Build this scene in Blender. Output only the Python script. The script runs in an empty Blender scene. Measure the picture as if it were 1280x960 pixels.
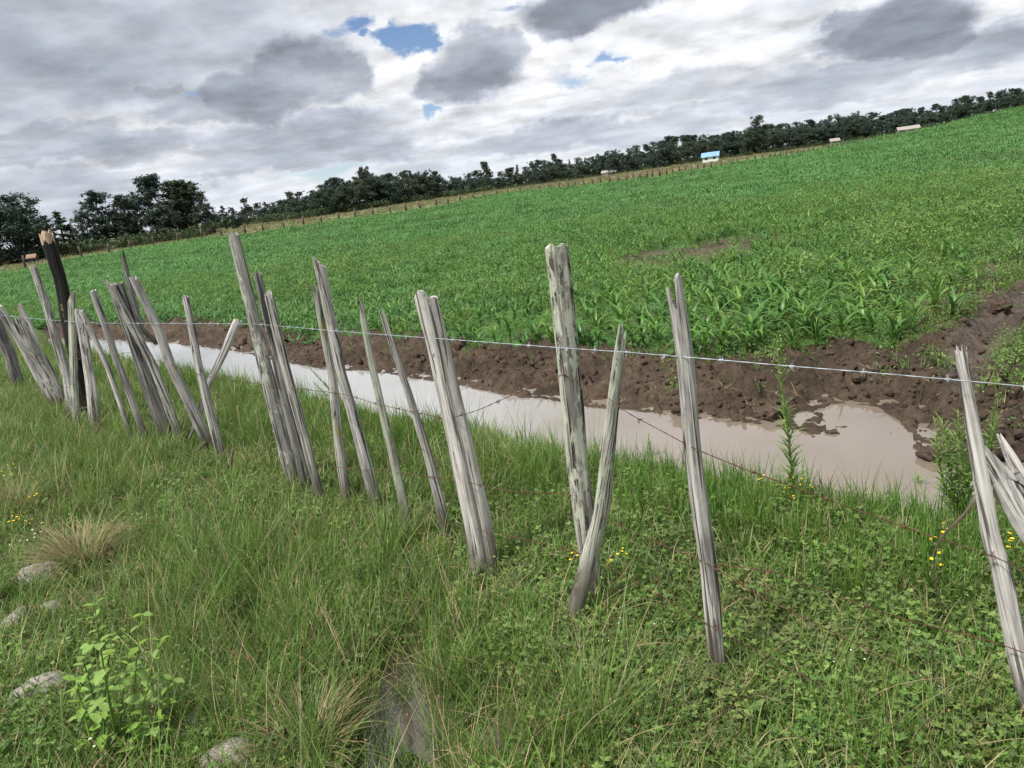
import bpy, bmesh, math, random
import numpy as np
from mathutils import Matrix, Vector, noise as mnoise

S = bpy.context.scene
C = S.collection
rng = np.random.default_rng(11)
random.seed(11)

# ------------------------------------------------------------------ camera, sky, sun, exposure
F, CX, CY = 960.0, 640.0, 480.0
HC = 1.6
ROLL = math.radians(7.7)
PITCH = math.radians(14.6)
Rm = Matrix.Rotation(math.pi/2 - PITCH, 3, 'X') @ Matrix.Rotation(-ROLL, 3, 'Z')
RN = np.array(Rm)
cam = bpy.data.cameras.new('camera')
cam.sensor_width = 36.0
cam.lens = 36.0*F/1280.0
cam.clip_start = 0.05
cam.clip_end = 6000
co = bpy.data.objects.new('camera', cam)
co.matrix_world = Matrix.Translation((0, 0, HC)) @ Rm.to_4x4()
C.objects.link(co)
S.camera = co

SUN = np.array([-0.42, -0.30, 0.86]); SUN /= np.linalg.norm(SUN)
sl = bpy.data.lights.new('sun', 'SUN')
sl.energy = 4.2
sl.angle = math.radians(7)
sl.color = (1.0, 0.96, 0.89)
so = bpy.data.objects.new('sun', sl)
so.rotation_euler = Vector(SUN).to_track_quat('Z', 'Y').to_euler()
so.location = (0, 0, 30)
C.objects.link(so)
S.view_settings.view_transform = 'Standard'
S.view_settings.look = 'None'
S.view_settings.gamma = 1.0
S.view_settings.use_curve_mapping = False
S.view_settings.exposure = 0.75


def ray(px, py):
    d = RN @ np.array([(px-CX)/F, -(py-CY)/F, -1.0])
    return d/np.linalg.norm(d)


class NT:
    """small helper for node trees"""
    def __init__(self, tree):
        self.t = tree

    def n(self, typ, **kw):
        nd = self.t.nodes.new(typ)
        for k, v in kw.items():
            setattr(nd, k, v)
        return nd

    def put(self, sock, v):
        if isinstance(v, bpy.types.NodeSocket):
            self.t.links.new(v, sock)
        elif v is not None:
            sock.default_value = v

    def m(self, op, a, b=None, c=None, clamp=False):
        nd = self.n('ShaderNodeMath', operation=op, use_clamp=clamp)
        for i, v in enumerate((a, b, c)):
            if v is not None:
                self.put(nd.inputs[i], v)
        return nd.outputs[0]

    def v(self, op, a, b=None, out=0):
        nd = self.n('ShaderNodeVectorMath', operation=op)
        self.put(nd.inputs[0], a)
        if b is not None:
            self.put(nd.inputs[3 if op == 'SCALE' else 1], b)
        return nd.outputs[out]

    def sm(self, x, a, b, o0=0.0, o1=1.0):
        nd = self.n('ShaderNodeMapRange', interpolation_type='SMOOTHSTEP')
        self.put(nd.inputs[0], x)
        nd.inputs[1].default_value = a; nd.inputs[2].default_value = b
        nd.inputs[3].default_value = o0; nd.inputs[4].default_value = o1
        return nd.outputs[0]

    def noise(self, vec, scale, detail=4, rough=0.5, dist=0.0, color=False):
        nd = self.n('ShaderNodeTexNoise')
        if vec is not None:
            self.put(nd.inputs['Vector'], vec)
        nd.inputs['Scale'].default_value = scale
        nd.inputs['Detail'].default_value = detail
        nd.inputs['Roughness'].default_value = rough
        nd.inputs['Distortion'].default_value = dist
        return nd.outputs['Color' if color else 'Fac']

    def mix(self, f, a, b):
        nd = self.n('ShaderNodeMix', data_type='RGBA')
        self.put(nd.inputs[0], f)
        for i, v in ((6, a), (7, b)):
            if isinstance(v, (tuple, list)) and len(v) == 3:
                v = (*v, 1)
            self.put(nd.inputs[i], v)
        return nd.outputs[2]

    def ramp(self, f, stops):
        nd = self.n('ShaderNodeValToRGB')
        self.put(nd.inputs[0], f)
        e = nd.color_ramp.elements
        while len(e) < len(stops):
            e.new(0.5)
        for q, (p, c) in zip(e, stops):
            q.position = p
            q.color = (*c, 1) if len(c) == 3 else c
        return nd.outputs[0]

    def mapping(self, vec, scale):
        return self.v('MULTIPLY', vec, scale)


world = bpy.data.worlds.new('World')
S.world = world
world.use_nodes = True
wt = world.node_tree
wt.nodes.clear()
N = NT(wt)
sky = N.n('ShaderNodeTexSky', sky_type='NISHITA')
sky.sun_disc = False
sky.sun_elevation = math.asin(SUN[2])
sky.sun_rotation = math.atan2(SUN[0], SUN[1])
sky.altitude = 2000
sky.air_density = 1.0
sky.dust_density = 0.6
tc = N.n('ShaderNodeTexCoord')
dirv = tc.outputs['Generated']
sep = N.n('ShaderNodeSeparateXYZ'); N.put(sep.inputs[0], dirv)
dx, dy, dz = sep.outputs
dzp = N.m('MAXIMUM', dz, 0.0)
den = N.m('ADD', dzp, 0.19)
comb = N.n('ShaderNodeCombineXYZ')
N.put(comb.inputs[0], N.m('DIVIDE', dx, den)); N.put(comb.inputs[1], N.m('DIVIDE', dy, den))
P = comb.outputs[0]
cae = N.n('ShaderNodeCombineXYZ')
N.put(cae.inputs[0], N.m('ARCTAN2', dx, dy)); N.put(cae.inputs[1], N.m('ARCSINE', dz))
AE = cae.outputs[0]
warp = N.v('MULTIPLY', N.v('SUBTRACT', N.noise(P, 1.9, 7, 0.58, 0.0, True), (0.5, 0.5, 0.5)), (0.09, 0.05, 0.0))
warp2 = N.v('MULTIPLY', N.v('SUBTRACT', N.noise(AE, 14.0, 7, 0.62, 0.0, True), (0.5, 0.5, 0.5)), (0.085, 0.06, 0.0))
AEW = N.v('ADD', N.v('ADD', AE, warp), warp2)


def blobs(lst, soft):
    tot = None
    for (px, py, rx, ry, amp) in lst:
        d = ray(px, py)
        a, e = math.atan2(d[0], d[1]), math.asin(d[2])
        q = N.v('MULTIPLY', N.v('SUBTRACT', AEW, (a, e, 0)), (F/rx, F/ry, 0))
        l = N.v('LENGTH', q, None, 1)
        b = N.m('MULTIPLY', N.sm(l, 1.0+soft, 1.0-soft), amp)
        tot = b if tot is None else N.m('MAXIMUM', tot, b)
    return tot


DARK = blobs([(372, 92, 72, 44, 1.05), (310, 118, 66, 32, 1.0), (425, 96, 34, 30, .95), (255, 135, 60, 18, .8), (585, 90, 58, 34, .95), (610, 68, 48, 32, .9), (540, 100, 30, 22, .8),
              (745, 2, 84, 30, 1.25), (720, 26, 46, 20, 1.1), (1120, 34, 64, 30, .95), (1070, 28, 34, 18, .8), (1160, 46, 36, 22, .85), (130, 178, 40, 22, .65), (185, 110, 26, 8, .7),
              (330, 175, 90, 24, .62), (470, 178, 60, 20, .62), (700, 95, 24, 14, .3), (150, 182, 105, 22, .6), (420, 172, 180, 24, .55), (60, 50, 300, 90, .5),
              (330, 200, 90, 14, .5), (1060, 92, 120, 16, .5), (760, 165, 170, 16, .5), (40, 190, 70, 20, .55),
              (1230, 65, 70, 28, .55), (905, 105, 110, 20, .4), (20, 250, 130, 26, .45), (1000, 125, 160, 12, .4)], 0.30)
GAP = blobs([(414, 40, 26, 11, 1.1), (442, 27, 30, 13, 1.25), (462, 40, 16, 8, 1.1), (508, 44, 30, 14, 1.7), (526, 56, 20, 10, 1.6), (708, 102, 32, 11, .95), (762, 78, 16, 6, .85),
             (540, 138, 17, 10, 1.2), (237, 118, 36, 9, 1.2), (425, 208, 60, 9, 1.0), (640, 2, 24, 6, .8)], 0.85)
BRI = blobs([(470, 58, 120, 44, 1.0), (170, 150, 60, 14, .9), (515, 152, 52, 16, 1.0), (655, 60, 50, 60, .8), (850, 60, 160, 60, .5),
             (860, 10, 50, 14, .9), (640, 210, 200, 12, .8), (330, 245, 120, 9, .9), (1180, 115, 180, 12, .6), (235, 190, 26, 8, .8),
             (1240, 20, 40, 18, .6), (330, 45, 130, 14, .5)], 0.6)
n1 = N.noise(P, 1.5, 6, 0.5, 0.15)
n2 = N.noise(P, 4.6, 8, 0.58, 0.1)
n2u = N.noise(N.v('SCALE', P, 0.955), 4.6, 8, 0.58, 0.1)
base = N.m('ADD', N.m('MULTIPLY', n1, 0.60), N.m('MULTIPLY', n2, 0.40))
cov = N.m('SUBTRACT', N.m('ADD', base, N.m('MULTIPLY', DARK, 0.25)), N.m('MULTIPLY', GAP, N.m('ADD', N.m('MULTIPLY', n2, 0.95), -0.14)))
alpha = N.sm(cov, 0.15, 0.40)
thick = N.m('SUBTRACT', N.m('ADD', N.m('SUBTRACT', base, 0.075), N.m('MULTIPLY', DARK, 0.31)), N.m('MULTIPLY', BRI, 0.10))
CK = 1/1.60
ccol = N.ramp(thick, [(p, tuple(c*CK for c in q)) for p, q in [(0.28, (1.0, 1.0, 1.0)), (0.40, (0.84, 0.86, 0.90)), (0.50, (0.63, 0.66, 0.72)),
                      (0.62, (0.44, 0.475, 0.55)), (0.72, (0.305, 0.335, 0.395)), (0.90, (0.23, 0.26, 0.32))]])
emb = N.m('ADD', 1.0, N.m('MULTIPLY', N.m('SUBTRACT', n2, n2u), 1.15))
ccol = N.v('SCALE', ccol, emb)
hz = N.sm(dz, 0.0, 0.10, 1.0, 0.0)
ccol = N.mix(N.m('MULTIPLY', hz, 0.45), ccol, (0.40, 0.44, 0.51))
ccol10 = N.v('MULTIPLY', ccol, (10.0, 10.0, 10.0))
skyc = N.v('MULTIPLY', sky.outputs[0], (0.62, 0.64, 0.70))
fin = N.mix(alpha, skyc, ccol10)
bg = N.n('ShaderNodeBackground')
bg.inputs[1].default_value = 0.1
N.put(bg.inputs[0], fin)
wo = N.n('ShaderNodeOutputWorld')
wt.links.new(bg.outputs[0], wo.inputs[0])


# ------------------------------------------------------------------ mesh / object helpers
def mesh_np(name, V, Fs, smooth=False):
    """Fs: list of int arrays (n,k)"""
    me = bpy.data.meshes.new(name)
    V = np.asarray(V, dtype=np.float32)
    if not isinstance(Fs, list):
        Fs = [Fs]
    Fs = [np.asarray(f, dtype=np.int32) for f in Fs if len(f)]
    me.vertices.add(len(V))
    me.vertices.foreach_set('co', V.ravel())
    loops = np.concatenate([f.ravel() for f in Fs])
    tot = np.concatenate([np.full(len(f), f.shape[1], np.int32) for f in Fs])
    st = np.concatenate([[0], np.cumsum(tot)[:-1]]).astype(np.int32)
    me.loops.add(len(loops))
    me.loops.foreach_set('vertex_index', loops)
    me.polygons.add(len(tot))
    me.polygons.foreach_set('loop_start', st)
    if smooth:
        me.polygons.foreach_set('use_smooth', np.ones(len(tot), dtype=bool))
    me.update(calc_edges=True)
    me.validate()
    return me


class MB:
    """collects verts / faces (with material index)"""
    def __init__(self):
        self.v = []; self.f = []; self.mi = []

    def add(self, V, Fc, mi=0):
        o = len(self.v)
        self.v.extend([tuple(p) for p in V])
        for f in Fc:
            self.f.append(tuple(i+o for i in f)); self.mi.append(mi)

    def tube(self, pts, rad, n=6, mi=0, cap=True):
        pts = [np.array(p, float) for p in pts]
        V = []; Fc = []
        k = len(pts)
        up = np.array([0.13, 0.31, 0.94])
        for i, p in enumerate(pts):
            t = pts[min(i+1, k-1)]-pts[max(i-1, 0)]
            t = t/(np.linalg.norm(t)+1e-9)
            a = np.cross(t, up)
            if np.linalg.norm(a) < 0.15:
                a = np.cross(t, (1, 0, 0))
            a /= np.linalg.norm(a)
            b = np.cross(t, a)
            r = rad[i] if hasattr(rad, '__len__') else rad
            for j in range(n):
                w = 2*math.pi*j/n
                V.append(p+r*(math.cos(w)*a+math.sin(w)*b))
        for i in range(k-1):
            for j in range(n):
                Fc.append((i*n+j, i*n+(j+1) % n, (i+1)*n+(j+1) % n, (i+1)*n+j))
        if cap:
            Fc.append(tuple(range(n-1, -1, -1))); Fc.append(tuple((k-1)*n+j for j in range(n)))
        self.add(V, Fc, mi)

    def box(self, x0, x1, y0, y1, z0, z1, mi=0):
        V = [(x, y, z) for z in (z0, z1) for y in (y0, y1) for x in (x0, x1)]
        self.add(V, [(0, 2, 3, 1), (4, 5, 7, 6), (0, 1, 5, 4), (2, 6, 7, 3), (0, 4, 6, 2), (1, 3, 7, 5)], mi)

    def mesh(self, name, mats, smooth=False):
        me = bpy.data.meshes.new(name)
        me.from_pydata(self.v, [], self.f)
        for m in (mats if isinstance(mats, (list, tuple)) else [mats]):
            me.materials.append(m)
        me.polygons.foreach_set('material_index', self.mi)
        if smooth:
            me.polygons.foreach_set('use_smooth', [True]*len(self.f))
        me.update()
        return me


def link(name, me, parent=None, loc=None, rot=None):
    o = bpy.data.objects.new(name, me)
    C.objects.link(o)
    if parent:
        o.parent = parent
    if loc is not None:
        o.location = loc
    if rot is not None:
        o.rotation_euler = rot
    return o


def tag(o, label=None, cat=None, group=None, kind=None):
    if label: o['label'] = label
    if cat: o['category'] = cat
    if group: o['group'] = group
    if kind: o['kind'] = kind
    return o


def empty(name, loc, rz=0.0):
    o = bpy.data.objects.new(name, None)
    o.location = loc; o.rotation_euler = (0, 0, rz)
    o.empty_display_size = 0.1
    C.objects.link(o)
    return o


# ------------------------------------------------------------------ materials
def newmat(name):
    m = bpy.data.materials.new(name)
    m.use_nodes = True
    t = m.node_tree
    t.nodes.clear()
    n = NT(t)
    out = n.n('ShaderNodeOutputMaterial')
    bs = n.n('ShaderNodeBsdfPrincipled')
    t.links.new(bs.outputs[0], out.inputs[0])
    return m, n, bs, out


def leaf_mat(name, cols, rough=0.5, trans=0.35, spec=0.3, var=4.0):
    """cols: list of colours picked at random for each plant or clump"""
    m, n, bs, out = newmat(name)
    oi = n.n('ShaderNodeObjectInfo')
    st = [(i/(len(cols)-1) if len(cols) > 1 else 0, c) for i, c in enumerate(cols)]
    col = n.ramp(oi.outputs['Random'], st)
    g = n.n('ShaderNodeNewGeometry')
    nz = n.noise(g.outputs['Position'], var, 3, 0.6)
    hs = n.n('ShaderNodeHueSaturation')
    n.put(hs.inputs['Value'], n.m('ADD', n.m('MULTIPLY', nz, 0.9), 0.55))
    n.put(hs.inputs['Hue'], n.m('ADD', n.m('MULTIPLY', nz, 0.05), 0.475))
    hs.inputs['Saturation'].default_value = 1.0
    n.put(hs.inputs['Color'], col)
    # every leaf a little different
    wn = n.n('ShaderNodeMix', data_type='RGBA', blend_type='MULTIPLY')
    wn.inputs[0].default_value = 1.0
    rnd = g.outputs['Random Per Island']
    n.put(wn.inputs[6], hs.outputs[0])
    n.put(wn.inputs[7], n.ramp(rnd, [(0, (0.62, 0.66, 0.62)), (1, (1.3, 1.22, 1.1))]))
    col = wn.outputs[2]
    n.put(bs.inputs['Base Color'], col)
    bs.inputs['Roughness'].default_value = rough
    bs.inputs['Specular IOR Level'].default_value = spec
    tr = n.n('ShaderNodeBsdfTranslucent')
    n.put(tr.inputs[0], col)
    mx = n.n('ShaderNodeMixShader')
    mx.inputs[0].default_value = trans
    n.t.links.new(bs.outputs[0], mx.inputs[1]); n.t.links.new(tr.outputs[0], mx.inputs[2])
    n.t.links.new(mx.outputs[0], out.inputs[0])
    return m


def plain(name, col, rough=0.7, spec=0.3, var=0.25, scale=8.0, metal=0.0, bump=0.0):
    m, n, bs, out = newmat(name)
    t = n.n('ShaderNodeTexCoord')
    nz = n.noise(t.outputs['Object'], scale, 6, 0.6)
    c0 = tuple(c*(1-var) for c in col); c1 = tuple(min(1, c*(1+var)) for c in col)
    n.put(bs.inputs['Base Color'], n.ramp(nz, [(0.3, c0), (0.7, c1)]))
    bs.inputs['Roughness'].default_value = rough
    bs.inputs['Specular IOR Level'].default_value = spec
    bs.inputs['Metallic'].default_value = metal
    if bump:
        b = n.n('ShaderNodeBump'); b.inputs['Strength'].default_value = bump; b.inputs['Distance'].default_value = 0.02
        n.put(b.inputs['Height'], nz); n.put(bs.inputs['Normal'], b.outputs[0])
    return m


def wood_mat(name, dark, mid, pale, lichen=0.0, lcol=(0.36, 0.42, 0.30), moss=0.0, tan_top=False):
    m, n, bs, out = newmat(name)
    t = n.n('ShaderNodeTexCoord'); oi = n.n('ShaderNodeObjectInfo')
    off = n.v('SCALE', (13.1, 7.7, 5.3), oi.outputs['Random'])
    p = n.v('ADD', t.outputs['Object'], off)
    fib = n.noise(n.mapping(p, (130, 130, 2.6)), 1.0, 6, 0.65, 0.3)
    crk = n.noise(n.mapping(p, (62, 62, 1.5)), 1.0, 4, 0.55, 0.6)
    tone = n.noise(n.mapping(p, (16, 16, 4.5)), 1.0, 5, 0.6)
    col = n.ramp(fib, [(0.33, dark), (0.46, mid), (0.62, pale)])
    col = n.mix(n.sm(tone, 0.50, 0.72, 0, 0.55), col, dark)
    col = n.mix(n.sm(tone, 0.46, 0.28, 0, 0.5), col, pale)
    c2 = n.sm(crk, 0.44, 0.385)
    col = n.mix(n.m('MULTIPLY', c2, 0.85), col, tuple(c*0.22 for c in dark))
    if lichen:
        ln = n.noise(n.mapping(p, (24, 24, 8.0)), 1.0, 7, 0.7, 0.4)
        col = n.mix(n.m('MULTIPLY', n.sm(ln, 0.56-0.2*lichen, 0.62-0.2*lichen), 0.85), col, lcol)
    if moss:
        ms = n.noise(n.mapping(p, (20, 20, 6.0)), 1.0, 6, 0.6)
        col = n.mix(n.m('MULTIPLY', n.sm(ms, 0.55, 0.63), moss), col, (0.22, 0.21, 0.04))
    if not tan_top:      # damp, dirty foot
        sz = n.n('ShaderNodeSeparateXYZ'); n.put(sz.inputs[0], t.outputs['Object'])
        wz = n.m('ADD', sz.outputs[2], n.m('MULTIPLY', n.noise(n.mapping(p, (22, 22, 6)), 1.0, 4), -0.35))
        col = n.mix(n.sm(wz, 0.10, -0.14, 0, 0.75), col, (0.055, 0.045, 0.032))
        kn = n.noise(n.mapping(p, (34, 34, 11)), 1.0, 2)
        col = n.mix(n.sm(kn, 0.70, 0.75, 0, 0.8), col, tuple(c*0.35 for c in dark))
    if tan_top:
        sx = n.n('ShaderNodeSeparateXYZ'); n.put(sx.inputs[0], t.outputs['Object'])
        w = n.m('ADD', sx.outputs[2], n.m('MULTIPLY', n.noise(n.mapping(p, (30, 30, 12)), 1.0, 4), 0.16))
        col = n.mix(n.sm(w, tan_top, tan_top+0.03), col, (0.40, 0.30, 0.22))
        ch = n.noise(n.mapping(p, (26, 26, 4)), 1.0, 5, 0.6)
        col = n.mix(n.m('MULTIPLY', n.sm(ch, 0.65, 0.70), 0.8), col, (0.32, 0.24, 0.17))
    n.put(bs.inputs['Base Color'], col)
    bs.inputs['Roughness'].default_value = 0.85
    bs.inputs['Specular IOR Level'].default_value = 0.2
    b = n.n('ShaderNodeBump'); b.inputs['Strength'].default_value = 0.75; b.inputs['Distance'].default_value = 0.006
    n.put(b.inputs['Height'], n.m('SUBTRACT', fib, n.m('MULTIPLY', c2, 0.7)))
    n.put(bs.inputs['Normal'], b.outputs[0])
    return m


M = {}
M['wood'] = wood_mat('weathered_wood', (0.06, 0.055, 0.05), (0.25, 0.24, 0.225), (0.49, 0.475, 0.45))
M['wood_pale'] = wood_mat('bleached_wood', (0.15, 0.14, 0.13), (0.36, 0.34, 0.32), (0.55, 0.53, 0.50))
M['wood_dark'] = wood_mat('dark_weathered_wood', (0.045, 0.04, 0.038), (0.13, 0.125, 0.12), (0.27, 0.26, 0.25))
M['wood_lichen'] = wood_mat('lichened_wood', (0.055, 0.05, 0.042), (0.15, 0.145, 0.125), (0.33, 0.32, 0.28), lichen=0.45, lcol=(0.42, 0.44, 0.36))
M['wood_green'] = wood_mat('greenish_wood', (0.085, 0.085, 0.07), (0.24, 0.24, 0.205), (0.40, 0.40, 0.35), lichen=0.25, lcol=(0.32, 0.35, 0.26))
M['wood_spots'] = wood_mat('spotted_wood', (0.06, 0.055, 0.05), (0.19, 0.185, 0.17), (0.36, 0.355, 0.33), lichen=0.12, lcol=(0.45, 0.46, 0.40))
M['wood_moss'] = wood_mat('mossy_wood', (0.09, 0.085, 0.075), (0.26, 0.25, 0.23), (0.42, 0.41, 0.38), moss=0.6)
M['wire'] = plain('galvanised_wire', (0.34, 0.38, 0.42), 0.5, 0.5, 0.3, 30, metal=0.3)
M['rust'] = plain('rusty_wire', (0.085, 0.04, 0.026), 0.85, 0.2, 0.5, 60)
M['twig'] = plain('dead_twig', (0.09, 0.065, 0.05), 0.9, 0.2, 0.4, 30)
M['trunk'] = plain('tree_bark', (0.06, 0.052, 0.045), 0.9, 0.2, 0.4, 3)
M['post_far'] = plain('far_post_wood', (0.075, 0.055, 0.045), 0.9, 0.2, 0.4, 4)
M['stone'] = plain('field_stone', (0.27, 0.245, 0.215), 0.9, 0.25, 0.45, 14, bump=0.6)
M['clod'] = plain('earth_clod', (0.082, 0.058, 0.043), 0.9, 0.2, 0.45, 18, bump=0.8)
M['grass'] = leaf_mat('grass_blade', [(0.078, 0.16, 0.026), (0.115, 0.21, 0.038), (0.16, 0.25, 0.062), (0.088, 0.17, 0.044)], 0.45, 0.4)
M['grass_lush'] = leaf_mat('lush_grass', [(0.055, 0.135, 0.018), (0.08, 0.18, 0.026), (0.11, 0.205, 0.035)], 0.45, 0.42)
M['straw'] = leaf_mat('dry_straw', [(0.30, 0.235, 0.145), (0.24, 0.20, 0.12), (0.36, 0.29, 0.19), (0.19, 0.155, 0.10)], 0.7, 0.25)
M['herb'] = leaf_mat('herb_leaf', [(0.09, 0.185, 0.032), (0.13, 0.235, 0.052), (0.20, 0.295, 0.085), (0.078, 0.15, 0.042), (0.16, 0.24, 0.07), (0.13, 0.145, 0.06)], 0.55, 0.35)
M['maize'] = leaf_mat('maize_leaf', [(0.05, 0.15, 0.03), (0.075, 0.19, 0.036), (0.13, 0.24, 0.045), (0.055, 0.15, 0.042)], 0.4, 0.35, 0.4)
M['weed'] = leaf_mat('field_weed', [(0.08, 0.175, 0.036), (0.115, 0.22, 0.05), (0.165, 0.26, 0.07), (0.07, 0.145, 0.044)], 0.55, 0.35)
M['crop_far'] = leaf_mat('far_crop', [(0.085, 0.205, 0.068), (0.10, 0.225, 0.072), (0.125, 0.245, 0.08), (0.08, 0.19, 0.07)], 0.55, 0.35, 0.2, 0.12)
M['weed_lime'] = leaf_mat('lime_weed', [(0.17, 0.30, 0.045), (0.20, 0.33, 0.07)], 0.5, 0.4)
M['fleabane'] = leaf_mat('fleabane_leaf', [(0.17, 0.29, 0.075), (0.20, 0.32, 0.09)], 0.5, 0.35)
M['yellow'] = plain('yellow_petal', (0.75, 0.50, 0.02), 0.6, 0.2, 0.1)
M['white'] = plain('white_petal', (0.75, 0.74, 0.62), 0.7, 0.2, 0.1)
M['seed'] = plain('seed_head', (0.28, 0.17, 0.075), 0.8, 0.2, 0.3)
M['tree'] = leaf_mat('tree_leaf', [(0.038, 0.060, 0.046), (0.048, 0.072, 0.05), (0.040, 0.066, 0.058), (0.056, 0.078, 0.052)], 0.6, 0.12, 0.2, 0.4)
M['tree_light'] = leaf_mat('light_tree_leaf', [(0.045, 0.075, 0.04), (0.04, 0.068, 0.042)], 0.6, 0.15, 0.2, 0.4)
M['meadow_grass'] = leaf_mat('meadow_grass', [(0.11, 0.14, 0.05), (0.13, 0.15, 0.06), (0.10, 0.14, 0.055)], 0.6, 0.3, 0.2, 0.3)
M['bush'] = leaf_mat('bush_leaf', [(0.04, 0.065, 0.03), (0.055, 0.08, 0.04)], 0.6, 0.2, 0.2, 0.5)
M['wall_white'] = plain('white_wall', (0.58, 0.58, 0.57), 0.8, 0.2, 0.08, 3)
M['wall_pale'] = plain('pale_wall', (0.50, 0.47, 0.43), 0.8, 0.2, 0.15, 3)
M['roof_blue'] = plain('blue_roof', (0.15, 0.27, 0.46), 0.6, 0.4, 0.25, 1.2)
M['roof_grey'] = plain('pale_tin_roof', (0.25, 0.225, 0.205), 0.6, 0.4, 0.12, 2)
M['roof_red'] = plain('orange_roof', (0.22, 0.135, 0.10), 0.8, 0.3, 0.12, 2)
M['dark'] = plain('dark_opening', (0.03, 0.03, 0.035), 0.7, 0.2, 0.2)


def soil_mat(name, c_dry, c_wet, green=None, gamt=0.5, gscale=0.6, wet=False, scale=9.0):
    m, n, bs, out = newmat(name)
    g = n.n('ShaderNodeNewGeometry')
    p = g.outputs['Position']
    a = n.noise(p, scale, 8, 0.65)
    b = n.noise(p, 1.3, 4, 0.5)
    col = n.ramp(a, [(0.3, c_wet), (0.55, c_dry), (0.75, tuple(c*1.35 for c in c_dry))])
    col = n.mix(n.sm(b, 0.42, 0.62, 0.0, 0.6), col, c_wet)
    if green:
        q = n.noise(p, gscale, 7, 0.62)
        gc = n.ramp(n.noise(p, 0.35, 5, 0.6), [(0.35, tuple(c*0.75 for c in green)), (0.65, tuple(c*1.25 for c in green))])
        col = n.mix(n.sm(q, 0.62-gamt*0.5, 0.72-gamt*0.5), col, gc)
    n.put(bs.inputs['Base Color'], col)
    if wet:
        n.put(bs.inputs['Roughness'], n.sm(b, 0.35, 0.6, 0.75, 0.22))
    else:
        bs.inputs['Roughness'].default_value = 0.92
    bs.inputs['Specular IOR Level'].default_value = 0.4 if wet else 0.15
    bm = n.n('ShaderNodeBump'); bm.inputs['Strength'].default_value = 0.9; bm.inputs['Distance'].default_value = 0.045
    n.put(bm.inputs['Height'], n.noise(p, scale*3.2, 8, 0.7))
    n.put(bs.inputs['Normal'], bm.outputs[0])
    return m


M['verge'] = soil_mat('verge_soil', (0.085, 0.075, 0.045), (0.045, 0.042, 0.025), (0.06, 0.10, 0.025), 0.35, 5.0)
M['mud'] = soil_mat('dug_mud', (0.100, 0.072, 0.053), (0.038, 0.027, 0.020), None, wet=False, scale=17)
M['mudwet'] = soil_mat('wet_mud', (0.10, 0.074, 0.058), (0.05, 0.037, 0.029), None, wet=True, scale=15)
M['field'] = soil_mat('field_soil', (0.105, 0.075, 0.048), (0.06, 0.045, 0.03), (0.07, 0.155, 0.045), 0.5, 1.6)
M['bare'] = soil_mat('bare_soil', (0.11, 0.08, 0.057), (0.05, 0.037, 0.027), (0.06, 0.10, 0.03), 0.2, 3.0, scale=12)
M['meadow'] = soil_mat('dry_meadow', (0.18, 0.145, 0.095), (0.13, 0.11, 0.07), (0.095, 0.14, 0.05), 0.40, 0.05, scale=0.4)


def water_mat(name, col, rough, b, clear=None):  # clear: pale colour imitating reflected sky, not clearer water
    m, n, bs, out = newmat(name)
    g = n.n('ShaderNodeNewGeometry')
    p = g.outputs['Position']
    nz = n.noise(p, 0.9, 4, 0.5)
    c = n.ramp(nz, [(0.3, tuple(c*0.9 for c in col)), (0.7, tuple(c*1.08 for c in col))])
    if clear:            # bright sky reflection painted into the base colour, paler towards the left
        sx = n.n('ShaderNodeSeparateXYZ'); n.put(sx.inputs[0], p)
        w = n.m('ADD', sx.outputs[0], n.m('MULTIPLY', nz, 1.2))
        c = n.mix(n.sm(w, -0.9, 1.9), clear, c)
    n.put(bs.inputs['Base Color'], c)
    bs.inputs['Roughness'].default_value = rough
    bs.inputs['IOR'].default_value = 1.75
    bm = n.n('ShaderNodeBump'); bm.inputs['Strength'].default_value = b; bm.inputs['Distance'].default_value = 0.01
    n.put(bm.inputs['Height'], n.noise(p, 5.0, 3, 0.5))
    n.put(bs.inputs['Normal'], bm.outputs[0])
    return m


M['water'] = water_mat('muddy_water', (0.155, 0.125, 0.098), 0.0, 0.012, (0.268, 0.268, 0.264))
M['puddle'] = water_mat('puddle_water', (0.06, 0.052, 0.04), 0.01, 0.02)


# ------------------------------------------------------------------ ground shape
def _hash(ix, iy, s):
    h = (ix.astype(np.int64)*374761393 + iy.astype(np.int64)*668265263 + s*982451653) & 0x7fffffff
    h = ((h ^ (h >> 13))*1274126177) & 0x7fffffff
    return ((h ^ (h >> 16)) & 0xffff)/65535.0


def vnoise(x, y, s=0):
    x = np.asarray(x, float); y = np.asarray(y, float)
    ix = np.floor(x); iy = np.floor(y)
    fx = x-ix; fy = y-iy
    fx = fx*fx*(3-2*fx); fy = fy*fy*(3-2*fy)
    a = _hash(ix, iy, s); b = _hash(ix+1, iy, s); c = _hash(ix, iy+1, s); d = _hash(ix+1, iy+1, s)
    return (a*(1-fx)+b*fx)*(1-fy)+(c*(1-fx)+d*fx)*fy


def fbm(x, y, s=0, o=4, g=0.5):
    v = 0; a = 1; t = 0
    for i in range(o):
        v = v+a*vnoise(x*2**i+17*i, y*2**i-9*i, s+i); t += a; a *= g
    return v/t


def sstep(x, a, b):
    t = np.clip((np.asarray(x, float)-a)/(b-a), 0, 1)
    return t*t*(3-2*t)


def flat(px, py, z=0.0):
    d = ray(px, py)
    t = (z-HC)/d[2]
    return np.array([d[0]*t, d[1]*t])


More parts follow.
